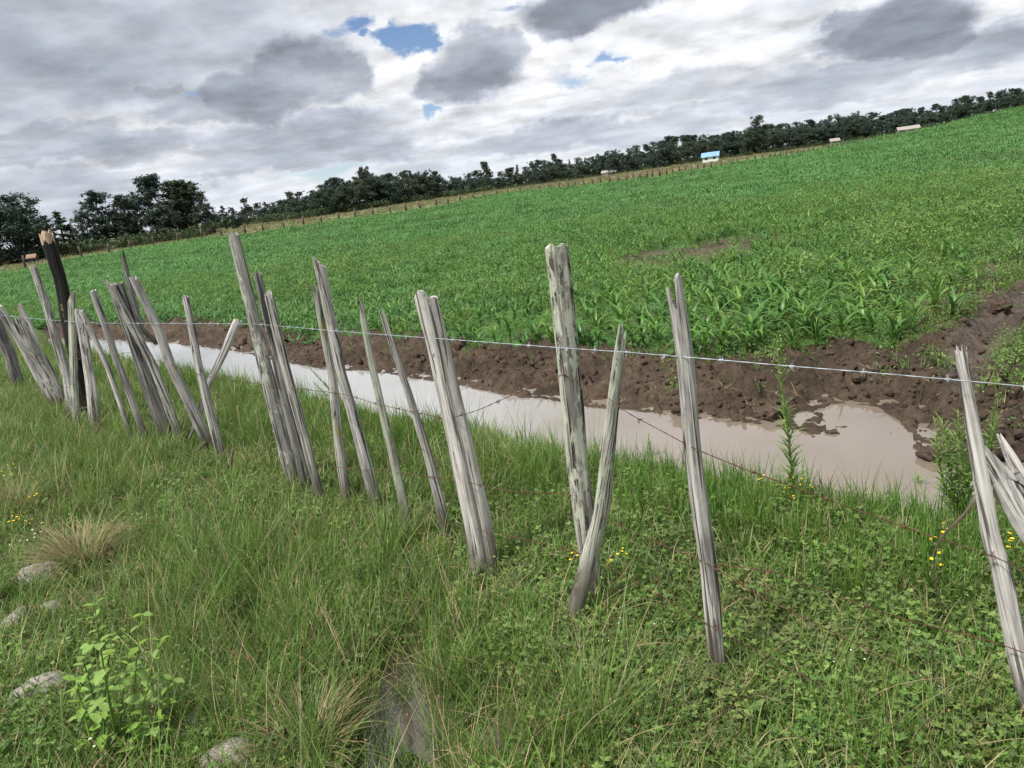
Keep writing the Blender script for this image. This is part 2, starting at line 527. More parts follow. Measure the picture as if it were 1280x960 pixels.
def sdf(poly, x, y):
    """signed distance, negative inside"""
    x = np.asarray(x, float); y = np.asarray(y, float)
    d2 = np.full(x.shape, 1e9); ins = np.zeros(x.shape, bool)
    n = len(poly)
    for i in range(n):
        ax, ay = poly[i]; bx, by = poly[(i+1) % n]
        ex, ey = bx-ax, by-ay
        t = np.clip(((x-ax)*ex+(y-ay)*ey)/(ex*ex+ey*ey+1e-12), 0, 1)
        d2 = np.minimum(d2, (x-ax-t*ex)**2+(y-ay-t*ey)**2)
        cr = ((ay > y) != (by > y))
        xi = ax+(y-ay)*ex/(ey if abs(ey) > 1e-12 else 1e-12)
        ins ^= cr & (x < xi)
    d = np.sqrt(d2)
    return np.where(ins, -d, d)


WL = -0.13
FAR_PX = [(60, 424), (130, 424), (215, 430), (290, 438), (350, 452), (400, 460), (480, 466), (560, 479), (640, 493), (730, 506),
          (800, 515), (880, 524), (955, 532), (992, 540), (1012, 548), (1026, 530), (1022, 512), (1045, 504), (1090, 506), (1122, 518),
          (1138, 538), (1142, 556), (1150, 572), (1190, 580), (1224, 592)]
NEAR_PX = [(1262, 640), (1240, 668), (1140, 648), (1000, 622), (900, 606), (780, 585), (680, 562), (600, 545), (520, 532), (430, 510),
           (340, 488), (240, 468), (130, 446), (60, 432)]
water_poly = [flat(x, y, WL) for x, y in FAR_PX]+[flat(x, y, WL) for x, y in NEAR_PX]
fl = [flat(x, y, WL) for x, y in FAR_PX]
nl = [flat(x, y, WL) for x, y in NEAR_PX]
# centre line used to tell the near bank from the far bank
axis_a = 0.5*(flat(130, 424, WL)+flat(130, 446, WL)); axis_b = 0.5*(flat(1000, 545, WL)+flat(1000, 622, WL))
ax_d = (axis_b-axis_a)/np.linalg.norm(axis_b-axis_a)
puddle_polys = [[flat(*p) for p in [(432, 960), (440, 880), (462, 830), (500, 805), (535, 815), (556, 870), (575, 960), (560, 1010), (450, 1010)]],
                [flat(*p) for p in [(585, 905), (605, 868), (650, 872), (668, 915), (640, 950), (600, 948)]],
                [flat(*p) for p in [(292, 800), (312, 762), (336, 772), (338, 815), (312, 838)]]]
chan_poly = [flat(*p) for p in [(1196, 470), (1204, 440), (1222, 408), (1240, 390), (1266, 374), (1310, 360), (1400, 352), (1400, 376),
                                (1312, 380), (1275, 398), (1252, 420), (1236, 445), (1232, 474), (1212, 484)]]
bare_polys = [[flat(*p) for p in [(765, 330), (800, 316), (905, 300), (985, 292), (985, 305), (930, 318), (880, 330), (810, 345)]],
              [flat(*p) for p in [(1175, 470), (1170, 420), (1120, 425), (1130, 395), (1200, 370), (1190, 345), (1230, 300), (1290, 285), (1400, 280), (1400, 500)]]]
far_fence_px = [(-120, 366), (-60, 354), (-10, 346), (33, 337), (68, 330), (103, 323), (137, 318), (165, 313), (193, 308), (224, 304), (253, 300), (278, 297),
                (307, 294.5), (330.5, 292), (355.7, 287.5), (380, 284.5), (402, 281), (424, 277), (445, 274.5), (467, 271), (489, 269), (508, 265.5), (526, 263),
                (546, 260.5), (561, 257.5), (576, 254), (592, 250.5), (606, 247.5), (622, 245), (635, 243), (650.5, 241.5), (664, 240.5), (676, 239.5), (687, 238.5), (699, 237.5),
                (711, 236.5), (719.5, 235), (730, 233.7), (741, 232.5), (751, 231), (762, 230), (773, 229), (784, 228), (792, 227), (800, 225.5), (809, 224), (816, 223), (825, 222),
                (834, 220.6), (841, 219), (849, 217.5), (857, 216), (865, 215), (873, 214), (881, 212.4), (889, 211), (902, 209), (912, 207.2), (922, 205.5), (934, 203.2), (944, 201.7),
                (953, 200.4), (962, 199), (969, 198), (976, 197), (983, 196), (990, 195), (997, 194), (1004, 193), (1011, 191.6), (1017, 190.6), (1023, 189.6), (1029, 188.6), (1035, 187.6),
                (1041, 186.7), (1047, 185.8), (1053, 185), (1059, 184), (1065, 183.2), (1070, 182.5), (1077, 181.5), (1085, 180.5), (1093, 179.4), (1102, 178.2), (1111, 177)]
FFW = np.array([flat(*p) for p in far_fence_px])


def fence_side(x, y):
    """>0 beyond the far fence"""
    yy = np.interp(x, FFW[:, 0], FFW[:, 1], left=FFW[0, 1], right=FFW[-1, 1]+25)
    return y-yy


def far_side(x, y):
    return (ax_d[0]*(y-axis_a[1])-ax_d[1]*(x-axis_a[0])) > 0


def height(x, y, fine=True):
    x = np.asarray(x, float); y = np.asarray(y, float)
    shp = x.shape
    x = x.ravel(); y = y.ravel()
    z = 0.05*(fbm(x*0.5, y*0.5, 3)-0.5)*sstep(np.hypot(x, y), 1.0, 4.0)
    r = np.hypot(x, y)
    # gentle rise on the right, beyond the field
    z = z+2.5*sstep(x/np.maximum(y, 1.0), 0.49, 0.72)*sstep(y, 75, 165)
    z = z+0.45*sstep(x, 20, 60)*sstep(y, 100, 170)
    z = z+0.7*sstep(y, 170, 420)
    near = r < 22
    if near.any():
        xn, yn = x[near], y[near]
        zn = z[near]
        if fine:
            xq = xn+0.16*(fbm(xn*2.2, yn*2.2, 21)-0.5)+0.05*(fbm(xn*9, yn*9, 25)-0.5)
            yq = yn+0.20*(fbm(xn*2.2, yn*2.2, 31)-0.5)+0.06*(fbm(xn*9, yn*9, 35)-0.5)
        else:
            xq, yq = xn, yn
        d = sdf(water_poly, xq, yq)
        fs = far_side(xn, yn)
        up = np.where(fs, sstep(d, -0.02, 0.85), sstep(d, -0.02, 0.6))
        land = WL+(zn-WL)*up+0.012
        bed = WL-0.02-0.2*sstep(-d, 0, 0.5)
        zn = np.where(d > 0, land, bed)
        if fine:
            mudm = np.where(fs, np.maximum(sstep(d, -0.05, 0.15)*(1-sstep(d, 0.9, 1.9)), sstep(d, -0.05, 0.15)*0.75*(1-sstep(sdf(chan_poly, xq, yq), 0.1, 0.7))), 0)
            b1 = np.abs(fbm(xn*4.2, yn*4.2, 41, 3)-0.5)*2
            b2 = fbm(xn*12, yn*12, 47, 3)-0.5
            b3 = vnoise(xn*24, yn*24, 52)-0.5+0.6*(vnoise(xn*46, yn*46, 53)-0.5)
            b4 = np.abs(fbm(xn*15, yn*15, 57, 3)-0.5)*2
            zn = zn+mudm*(0.17*(b1-0.28)+0.08*b2+0.035*b3-0.09*(b4-.25))
            fldm = np.where(fs, sstep(d, 0.9, 1.9), 0)
            zn = zn+fldm*(0.06*(fbm(xn*5, yn*5, 61, 3)-0.5))
            nm = np.where(fs, 0, sstep(d, 0.0, 0.5))
            zn = zn+nm*0.05*(fbm(xn*3.1, yn*3.1, 71, 4)-0.5)
        dc = sdf(chan_poly, xq, yq)
        zn = zn-0.09*sstep(-dc, -0.12, 0.22)+(0.04*np.exp(-((dc-0.16)/0.14)**2)*(1 if not fine else (0.4+1.2*vnoise(xn*3, yn*3, 77))))*np.where(d > 0.3, 1, 0)
        for pp in puddle_polys:
            dp = sdf(pp, xn, yn)
            zn = zn-0.075*sstep(-dp, -0.1, 0.06)
        z[near] = zn
    return z.reshape(shp)


def ground(px, py):
    """pixel of the photograph -> point on the ground"""
    d = ray(px, py)
    z = 0.0
    for _ in range(25):
        t = min((z-HC)/d[2], 900) if d[2] < -1e-4 else 400
        z = 0.5*z+0.5*float(height(np.array([d[0]*t]), np.array([d[1]*t]), True)[0])
    return np.array([d[0]*t, d[1]*t, float(height(np.array([d[0]*t]), np.array([d[1]*t]), True)[0])])


def at_dist(px, py, D):
    """point on the pixel's ray at horizontal distance D"""
    d = ray(px, py)
    t = D/math.hypot(d[0], d[1])
    return np.array([d[0]*t, d[1]*t, HC+d[2]*t])


rr = np.concatenate([np.linspace(0.02, 1.2, 10), np.arange(1.26, 3.6, .06), np.arange(3.6, 10.5, .03), np.arange(10.5, 18, .09), np.geomspace(18, 4500, 80)])
aa = np.radians(np.concatenate([np.arange(-52, 52.01, .18), np.arange(58, 307, 6)]))
RR, AA = np.meshgrid(rr, aa, indexing='ij')
GX = RR*np.sin(AA); GY = RR*np.cos(AA)
GZ = height(GX, GY)
nr, na = GX.shape
idx = np.arange(nr*na).reshape(nr, na)
i0 = idx[:-1]; i1 = idx[1:]
quads = np.stack([i0, np.roll(i0, -1, 1), np.roll(i1, -1, 1), i1], -1).reshape(-1, 4)[:, ::-1]
GV = np.stack([GX.ravel(), GY.ravel(), GZ.ravel()], -1)
fc = GV[quads].mean(1)
fx, fy = fc[:, 0], fc[:, 1]
fr = np.hypot(fx, fy)
zone = np.zeros(len(quads), int)          # 0 verge 1 mud bank 2 channel 3 field 4 meadow
fsd = far_side(fx, fy)
nearm = fr < 22
dW = np.full(len(quads), 50.0)
dW[nearm] = sdf(water_poly, fx[nearm], fy[nearm])
dC = np.full(len(quads), 50.0); dC[nearm] = sdf(chan_poly, fx[nearm], fy[nearm])
zone[fsd] = 3
zone[fsd & (fence_side(fx, fy) > 0)] = 4
mudw = 1.0+1.1*(fbm(fx*0.8, fy*0.8, 91)-0.5)+0.5*(fbm(fx*4, fy*4, 92)-0.5)
zone[(zone == 3) & (dW < mudw)] = 1
zone[dW < 0.0] = 1
zone[(dC < 0.1) & fsd & (dW > 0.25)] = 2
zone[(fr > 60) & (zone == 0)] = 4
bq = np.full(len(quads), -9.0)
bq[nearm] = np.max([-sdf(pp, fx[nearm]+1.0*(fbm(fx[nearm]*.8, fy[nearm]*.8, 101)-.5), fy[nearm]+1.0*(fbm(fx[nearm]*.8, fy[nearm]*.8, 105)-.5)) for pp in bare_polys], axis=0)
zone[(zone == 3) & (bq+0.7*(fbm(fx*3, fy*3, 108)-.5) > -0.05)] = 5
for z_, nm, mt in ((0, 'grass_verge', 'verge'), (1, 'mud_bank', 'mud'), (2, 'mud_channel', 'mudwet'), (3, 'crop_field', 'field'), (4, 'far_meadow', 'meadow'), (5, 'bare_soil', 'bare')):
    q = quads[zone == z_]
    u, inv = np.unique(q.ravel(), return_inverse=True)
    me = mesh_np(nm, GV[u], inv.reshape(-1, 4), smooth=True)
    me.materials.append(M[mt])
    o = link(nm, me)
    tag(o, kind='structure')

# water: a flat sheet a little wider than the ditch; the banks rise out of it
wp = np.array(water_poly)
gx, gy = np.meshgrid(np.arange(wp[:, 0].min()-.4, wp[:, 0].max()+.4, .1), np.arange(wp[:, 1].min()-.4, wp[:, 1].max()+.4, .1), indexing='ij')
wi = np.arange(gx.size).reshape(gx.shape)
wq = np.stack([wi[:-1, :-1], wi[1:, :-1], wi[1:, 1:], wi[:-1, 1:]], -1).reshape(-1, 4)
WV = np.stack([gx.ravel(), gy.ravel(), np.full(gx.size, WL)], -1)
wc = WV[wq].mean(1)
wq = wq[sdf(water_poly, wc[:, 0], wc[:, 1]) < 0.2]
u, inv = np.unique(wq.ravel(), return_inverse=True)
me = mesh_np('ditch_water', WV[u], inv.reshape(-1, 4))
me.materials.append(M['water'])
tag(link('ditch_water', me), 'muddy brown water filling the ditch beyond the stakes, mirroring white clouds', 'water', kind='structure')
for k, pp in enumerate(puddle_polys):
    c = np.mean(pp, 0)
    V = [(c[0]+(p[0]-c[0])*1.12, c[1]+(p[1]-c[1])*1.12, -0.05) for p in pp]
    bm = bmesh.new(); bm.faces.new([bm.verts.new(v) for v in V])
    bmesh.ops.recalc_face_normals(bm, faces=bm.faces[:])
    if bm.faces[:][0].normal.z < 0:
        bmesh.ops.reverse_faces(bm, faces=bm.faces[:])
    me = bpy.data.meshes.new('puddle'); bm.to_mesh(me); bm.free()
    me.materials.append(M['puddle'])
    tag(link('puddle', me), ['long grey brown puddle under the rush grass', 'small round puddle among rush grass, right of the long one',
                             'small puddle left of the long one in rush grass'][k], 'puddle', kind='structure')

# ------------------------------------------------------------------ the stakes of the near fence
STK = {}
camR = RN @ np.array([1, 0, 0])


def on_plane(px, py, base, shift=0.0):
    """pixel -> point of the upright plane through base that faces the camera"""
    h = np.array([base[0], base[1], 0.0]); D = np.linalg.norm(h[:2]); h /= D
    d = ray(px, py)
    t = (D-shift)/(d @ h)
    return np.array([0, 0, HC])+d*t


def stake(key, pts, ws, mat, label, top='flat', flatk=0.8, seed=0, shift=0.0, grooves=7, base_px=None, sink=0.1, jag=0.03, point_end=False, lean=0.0):
    """pts: pixels from base to top; ws: widths in pixels at base and top"""
    r_ = np.random.default_rng(seed+100)
    b = ground(*(base_px or pts[0]))
    D = np.linalg.norm(b[:2])
    W = [on_plane(p[0], p[1], b, shift) for p in pts]
    hd = np.array([b[0], b[1], 0])/D
    Ltot = np.linalg.norm(W[-1]-W[0])
    W = [p+hd*(lean*np.linalg.norm(p-W[0])/Ltot) for p in W]
    if sink:
        dd = W[0]-W[1]; dd /= np.linalg.norm(dd)
        W = [W[0]+dd*sink]+W
    W = np.array(W)
    seg = np.concatenate([[0], np.cumsum(np.linalg.norm(np.diff(W, axis=0), axis=1))])
    L = seg[-1]
    org = W[1] if sink else W[0]
    zax = W[-1]-W[0]; zax /= np.linalg.norm(zax)
    xax = camR-zax*(camR@zax); xax /= np.linalg.norm(xax)
    yax = np.cross(zax, xax)
    Rl = np.stack([xax, yax, zax], 1)
    loc = (W-org) @ Rl
    depth = (org-np.array([0, 0, HC])) @ (RN @ np.array([0, 0, -1]))
    w0 = ws[0]*depth/F/2
    dt = (W[-1]-np.array([0, 0, HC])) @ (RN @ np.array([0, 0, -1]))
    w1 = ws[1]*dt/F/2
    nR, nA = 26, 30
    th = np.linspace(0, 2*math.pi, nA, endpoint=False)
    gr = [(r_.uniform(0, 2*math.pi), r_.uniform(0.10, 0.30), r_.uniform(0.07, 0.17), r_.uniform(-.4, .4)) for _ in range(grooves)]
    corner = r_.uniform(0, math.pi)
    V = []
    ph = r_.uniform(0, 50)

    def topz(x, y):
        """x,y in -1..1 across the section -> height offset of the top"""
        if top == 'flat':
            return jag*0.25*(math.sin(5*x+ph)+math.sin(7*y+2*ph))
        if top == 'slant':
            return jag*1.6*x+jag*0.3*math.sin(9*y+ph)
        if top == 'slantr':
            return -jag*1.6*x+jag*0.3*math.sin(9*y+ph)
        if top == 'jag':
            return jag*(mnoise.noise(Vector((x*2.3+ph, y*1.6, 0)))*2.2+0.5*mnoise.noise(Vector((x*6+ph, y*5, 3))))
        if top == 'twin':      # two rounded heads with a cleft
            u = x
            if u < -0.05:
                return -0.0-0.02*((u+0.5)/0.5)**2
            if u < 0.10:
                return -0.075
            return -0.030-0.012*((u-0.55)/0.45)**2
        if top == 'fork':      # two thin prongs
            if x < -0.62:
                return -0.035
            if x > 0.28:
                return 0.0-0.03*abs(x-0.65)
            return -0.085+0.014*math.sin(20*x)
        if top == 'point':
            return -jag*2.2*abs(x-0.3)
        if top == 'pointl':
            return -jag*2.2*abs(x+0.5)
        return 0

    rings = []
    for i in range(nR):
        t = i/(nR-1)
        s = t*L
        c = np.array([np.interp(s, seg, loc[:, k]) for k in range(3)])
        w = w0+(w1-w0)*t
        c[0] += w*.28*mnoise.noise(Vector((t*3.2, ph, 5)))
        c[1] += w*.28*mnoise.noise(Vector((t*3.2, ph, 9)))
        wob = 1+0.07*math.sin(4.1*t+ph)+0.05*mnoise.noise(Vector((t*7, ph, 0)))
        if point_end and t < 0.16:
            wob *= 0.25+0.75*t/0.16
        ring = []
        for a in th:
            sq = 1.0/max(abs(math.cos(a-corner*0.15)), abs(math.sin(a-corner*0.15)))
            rad = 0.62+0.38*min(sq, 1.22)
            for (g0, gw, gd, dr) in gr:
                da = (a-(g0+dr*t)+math.pi) % (2*math.pi)-math.pi
                rad -= gd*math.exp(-(da/gw)**2)*(0.45+0.55*mnoise.noise(Vector((t*5, g0*9, 1)))+0.35)
            rad += 0.045*mnoise.noise(Vector((math.cos(a)*2.3+ph, math.sin(a)*2.3, t*9)))
            x = w*wob*rad*math.cos(a); y = w*wob*rad*math.sin(a)*flatk
            xn, yn = rad*math.cos(a), rad*math.sin(a)
            k = max(0.0, (t-0.80)/0.20)
            ring.append((c[0]+x, c[1]+y, c[2]+topz(xn, yn)*k**0.6))
        rings.append(ring)
    mb = MB()
    Vv = [v for r in rings for v in r]
    Fc = []
    for i in range(nR-1):
        for j in range(nA):
            Fc.append((i*nA+j, i*nA+(j+1) % nA, (i+1)*nA+(j+1) % nA, (i+1)*nA+j))
    # top: two inner rings, so that cracks and prongs have depth
    last = rings[-1]
    cen = np.array([np.interp(L, seg, loc[:, k]) for k in range(3)])
    prev = (nR-1)*nA
    for q in (0.66, 0.33):
        o = len(Vv)
        for j, a in enumerate(th):
            p = np.array(last[j])
            x = cen[0]+(p[0]-cen[0])*q; y = cen[1]+(p[1]-cen[1])*q
            z = cen[2]+topz(q*math.cos(a), q*math.sin(a))-0.003+r_.normal(0, 0.0025)
            Vv.append((x, y, z))
        for j in range(nA):
            Fc.append((prev+j, prev+(j+1) % nA, o+(j+1) % nA, o+j))
        prev = o
    Vv.append((cen[0], cen[1], cen[2]+topz(0, 0)-0.004))
    for j in range(nA):
        Fc.append((prev+j, prev+(j+1) % nA, len(Vv)-1))
    Fc.append(tuple(range(nA-1, -1, -1)))
    mb.add(Vv, Fc)
    if mat == 'char':
        mat = wood_mat('charred_wood', (0.006, 0.006, 0.006), (0.014, 0.013, 0.012), (0.035, 0.032, 0.03), tan_top=float(cen[2])+0.0)
    me = mb.mesh('fence_stake', M[mat] if isinstance(mat, str) else mat, smooth=True)
    try:
        me.set_sharp_from_angle(angle=math.radians(48))
    except Exception:
        pass
    o = bpy.data.objects.new('fence_stake', me)
    o.matrix_world = Matrix.Translation(org) @ Matrix(Rl.tolist()).to_4x4()
    C.objects.link(o)
    tag(o, label, 'fence stake', 'weathered wooden stakes of the near fence')
    STK[key] = (W, hd, D, shift, w0*flatk)
    return o


stake('a', [(24, 484), (10, 440), (-8, 392)], (16, 14), 'wood_dark', 'dark grey stake cut by the left edge of the photo, leaning left', 'jag', seed=1)
stake('b', [(64, 503), (25, 425), (-2, 383)], (10, 9), 'wood_pale', 'pale round stake leaning left just right of the dark edge stake', 'flat', seed=2)
stake('c', [(78, 508), (52, 455), (22, 404)], (20, 18), 'wood', 'broad split plank with jagged top leaning left between thin pale stakes', 'jag', 0.45, seed=3, jag=0.06, shift=-0.05)
stake('d', [(66, 490), (37, 407), (23, 378)], (11, 6), 'wood_pale', 'slim pale stake with pointed top in front of the broad jagged plank', 'point', seed=4, shift=0.04)
stake('e', [(92, 520), (84, 470), (60, 390), (41, 333)], (13, 9), 'wood', 'long thin grey stake standing directly left of the charred post', 'flat', seed=5)
stake('f', [(114, 528), (101, 480), (86, 405), (74, 350), (58, 294)], (14, 17), 'char', 'black charred post with a broken tan top', 'jag', 0.9, seed=6, jag=0.035, shift=-0.10)
stake('g', [(94, 533), (92, 450), (90, 370)], (10, 9), 'wood_green', 'upright green grey stake standing against the charred post', 'slant', seed=7, jag=0.03, shift=0.06)
stake('h', [(122, 541), (110, 460), (98, 385)], (16, 12), 'wood', 'wide cracked grey plank right behind the upright green grey stake', 'pointl', 0.5, seed=8, jag=0.05)
stake('i', [(165, 548), (135, 460), (101, 388)], (7, 7), 'wood_pale', 'very thin pale stick slanting right out of the charred post cluster', 'flat', seed=9, shift=0.04)
stake('j', [(184, 550), (146, 450), (117, 364)], (10, 8), 'wood', 'slim grey stake alone between the thin pale stick and the double plank', 'flat', seed=10)
stake('k', [(212, 552), (180, 455), (144, 356)], (22, 19), 'wood_dark', 'thick dark grey stake at the back of the leaning double plank', 'flat', 0.7, seed=11)
stake('l', [(226, 548), (188, 450), (137, 354)], (13, 11), 'wood', 'cracked plank with long dark split lying over the thick dark stake', 'slantr', 0.55, seed=12, shift=0.07, grooves=10)
stake('m', [(197, 430), (176, 410), (154, 322)], (7, 7), 'wood_dark', 'thin dark stake tip poking up behind the cracked double plank', 'slant', seed=13, base_px=(215, 548), shift=-0.08, sink=0)
stake('n', [(263, 562), (212, 452), (195, 407), (167, 348)], (15, 11), 'wood', 'grey stake with a kink and dark scar beside the double plank', 'jag', seed=14, jag=0.02)
stake('o', [(277, 573), (250, 465), (232, 371)], (11, 9), 'wood', 'slim square topped stake crossed by the pale slanting stick', 'flat', seed=15)
stake('p', [(236, 549), (262, 480), (297, 401)], (8, 10), 'wood_pale', 'pale stick with sharpened foot slanting right across two stakes', 'flat', seed=16, shift=0.12, sink=0, base_px=(240, 560), point_end=True)
stake('q', [(370, 609), (329, 449), (315, 385), (291, 293)], (20, 15), 'wood_spots', 'tallest stake of the bundle of three, with pale lichen spots near its top', 'flat', seed=17)
stake('r', [(386, 614), (350, 470), (322, 342)], (16, 11), 'wood_dark', 'dark flat topped middle stake of the bundle of three', 'flat', seed=18, shift=0.03)
stake('s', [(401, 624), (357, 460), (336, 369)], (13, 11), 'wood', 'shortest stake of the bundle of three, split, on its right side', 'jag', 0.6, seed=19, shift=0.06, jag=0.025)
stake('t', [(433, 632), (417, 475), (395, 362)], (14, 8), 'wood_moss', 'stake with yellow moss stain standing behind a taller lean stake', 'jag', 0.7, seed=20, shift=-0.02)
stake('u', [(474, 635), (425, 467), (398, 328)], (15, 14), 'wood', 'tall round topped stake leaning left in front of the moss stained stake', 'slantr', seed=21, jag=0.02, shift=0.04)
stake('v', [(512, 664), (466, 460), (448, 371)], (12, 9), 'wood_green', 'slim green grey stake with notched pointed top, left of the thinnest stake', 'point', 0.6, seed=22, jag=0.04)
stake('w', [(560, 677), (537, 575), (510, 490), (477, 391)], (13, 7), 'wood', 'thinnest bowed stake just left of the thick twin topped stake', 'slant', seed=23, jag=0.012)
stake('x', [(606, 718), (575, 545), (531, 362)], (37, 28), 'wood_pale', 'thick bleached stake with two rounded heads and a frayed split foot', 'twin', 0.7, seed=24, grooves=9)
stake('y', [(741, 752), (731, 647), (720, 565), (710, 439), (694, 308)], (27, 25), 'wood_lichen', 'tall flat topped stake covered in pale green lichen', 'flat', 0.85, seed=25, jag=0.02)
stake('z', [(722, 760), (741, 680), (751, 642), (761, 560), (770, 465), (775, 428)], (22, 12), 'wood_green', 'short crooked stake leaning right against the lichen covered stake', 'jag', 0.8, seed=26, jag=0.05, shift=0.09)
stake('aa', [(897, 850), (884, 700), (865, 545), (857, 445), (841, 342)], (23, 19), 'wood', 'grey stake with forked top standing alone in front of the ditch', 'fork', 0.75, seed=27, grooves=9)
stake('bb', [(1306, 925), (1280, 850), (1253, 707), (1239, 671), (1218, 542), (1201, 438)], (27, 15), 'wood_pale', 'tall bleached stake at the right edge, supporting a leaning broken plank', 'jag', 0.7, seed=28, jag=0.015)
stake('cc', [(1372, 800), (1320, 700), (1282, 640), (1230, 548)], (54, 34), 'wood', 'broken grey plank leaning left onto the tall bleached stake', 'pointl', 0.45, seed=29, jag=0.07, shift=0.0, sink=0)
stake('dd', [(1362, 760), (1318, 668), (1288, 618), (1243, 542)], (34, 20), 'wood_pale', 'splintered plank with a sharp tip behind the broken grey plank', 'point', 0.45, seed=30, jag=0.08, shift=-0.06, sink=0)

# ------------------------------------------------------------------ wires
CAMP = np.array([0, 0, HC])
FWD = RN @ np.array([0, 0, -1])


def stake_at(key, py):
    """pixel x and depth of a stake's axis at image row py"""
    W = STK[key][0]
    pr = []
    for p in W:
        q = RN.T @ (p-CAMP)
        pr.append((CX+F*q[0]/-q[2], CY-F*q[1]/-q[2], -q[2]))
    pr = sorted(pr, key=lambda t: t[1])
    ys = [t[1] for t in pr]
    return np.interp(py, ys, [t[0] for t in pr]), np.interp(py, ys, [t[2] for t in pr])


MAIN = ['b', 'e', 'g', 'j', 'l', 'n', 'o', 'q', 's', 'u', 'v', 'w', 'x', 'y', 'aa', 'bb']


def wire_pts(px, gap=0.012, lower=0.0):
    xs = [p[0] for p in px]; ys = [p[1] for p in px]
    an = []
    for k in MAIN:
        yy = 450.0
        for _ in range(6):
            x_, d_ = stake_at(k, yy)
            yy = np.interp(x_, xs, ys)
        an.append((x_, 1.0/(d_-STK[k][4]-gap-STK[k][3]*0)))
    an.sort()
    out = []
    ax_ = [a[0] for a in an]; aw = [a[1] for a in an]
    X = np.unique(np.concatenate([np.linspace(min(xs), max(xs), 90), xs]))
    for x in X:
        y = np.interp(x, xs, ys)
        w = np.interp(x, ax_, aw)
        if x < ax_[0]:
            w = aw[0]+(x-ax_[0])*(aw[1]-aw[0])/(ax_[1]-ax_[0])*0.3
        if x > ax_[-1]:
            w = aw[-1]+(x-ax_[-1])*(aw[-1]-aw[-2])/(ax_[-1]-ax_[-2])
        d = RN @ np.array([(x-CX)/F, -(y-CY)/F, -1.0])
        out.append(CAMP+d/w)
    return np.array(out)


def barb_mesh(mat, s=0.013, r=0.0012):
    mb = MB()
    a = 0.45
    for sx in (-1, 1):
        mb.tube([(sx*0.003, -s*math.cos(a), -s*math.sin(a)), (sx*0.003, 0, 0.002), (sx*0.003, s*math.sin(a*0.7), s)], [r*.4, r, r*.4], 4)
        mb.tube([(sx*0.002, s*math.cos(a), -s*math.sin(a)*.6), (-sx*0.002, -s*.3, s)], [r*.4, r*.5], 4)
    mb.tube([(-0.006, 0, 0), (0.006, 0, 0)], r*2.2, 6)
    return mb.mesh('barb', mat)


BARB_S = barb_mesh(M['wire'], 0.012, 0.0012)
BARB_R = barb_mesh(M['rust'], 0.013, 0.0012)


def wire(name, px, mat, rad, label, cat='barbed wire', barbs=None, spacing=0.16, seed=0, twist=True, sag=0.0, gap=0.012):
    r_ = np.random.default_rng(seed)
    P_ = wire_pts(px, gap)
    # resample evenly
    seg = np.concatenate([[0], np.cumsum(np.linalg.norm(np.diff(P_, axis=0), axis=1))])
    L = seg[-1]
    n = int(L/0.03)
    s = np.linspace(0, L, n)
    Q = np.stack([np.interp(s, seg, P_[:, k]) for k in range(3)], 1)
    # soften kinks
    for _ in range(2):
        Q[1:-1] = 0.25*Q[:-2]+0.5*Q[1:-1]+0.25*Q[2:]
    mb = MB()
    if twist:
        for ph in (0, math.pi):
            tt = s/0.05*2*math.pi/2+ph
            off = np.stack([np.zeros(n), np.cos(tt), np.sin(tt)], 1)*rad*0.8
            mb.tube(Q+off, rad, 4)
    else:
        mb.tube(Q, rad, 5)
    me = mb.mesh(name, mat, smooth=True)
    o = link(name, me)
    tag(o, label, cat, 'wires of the near fence')
    if barbs:
        k = 0
        x = r_.uniform(0, spacing)
        while x < L:
            p = np.array([np.interp(x, s, Q[:, j]) for j in range(3)])
            i = min(int(x/L*(n-1)), n-2)
            d = Q[i+1]-Q[i]
            b = link('barb', barbs, o, p, (r_.uniform(0, 6.28), 0, math.atan2(d[1], d[0])))
            x += spacing*r_.uniform(0.9, 1.1)
    return Q


wire('barbed_wire', [(-60, 388), (10, 395), (60, 400), (125, 404), (245, 404.5), (320, 405), (400, 412), (460, 417), (585, 426), (697, 434.5), (780, 440),
                     (852, 446), (900, 450), (985, 457.5), (1080, 465), (1160, 472), (1218, 477), (1280, 483), (1340, 489)], M['wire'], 0.00095,
     'silver barbed wire strung along the top of the near fence', barbs=BARB_S, spacing=0.17, seed=1)
wire('rusty_wire', [(20, 446), (47, 449), (125, 448), (162, 440), (210, 455), (255, 470), (335, 482), (370, 486), (410, 490), (440, 495), (470, 505), (512, 514), (560, 524),
                    (600, 512), (646, 491), (701, 469)], M['rust'], 0.0011,
     'rusty barbed wire from the left stakes up to the lichen covered stake', barbs=BARB_R, spacing=0.2, seed=2)
wire('rusty_wire', [(701, 467), (712, 471), (761, 497), (782, 515), (822, 536), (868, 561), (940, 590), (1010, 615), (1077, 640), (1127, 657), (1177, 675), (1243, 695), (1290, 718), (1340, 745)],
     M['rust'], 0.0011, 'rusty barbed wire falling right from the lichen covered stake past the forked stake', barbs=BARB_R, spacing=0.2, seed=3)
wire('rusty_wire', [(415, 583), (437, 586), (497, 590), (545, 597), (602, 606), (632, 614), (719, 618), (741, 640), (772, 656), (822, 679), (885, 704), (938, 738), (960, 750), (1050, 795), (1093, 817), (1160, 850)],
     M['rust'], 0.0011, 'rusty wire across the middle of the thick twin topped stake', barbs=BARB_R, spacing=0.22, seed=4)
wire('rusty_wire', [(545, 652), (586, 660), (620, 667), (680, 680), (735, 694), (790, 725), (840, 752), (881, 779), (905, 790), (960, 822), (1003, 843), (1110, 903)],
     M['rust'], 0.0010, 'lowest rusty wire near the grass, crossing the forked stake low down', barbs=BARB_R, spacing=0.25, seed=5)
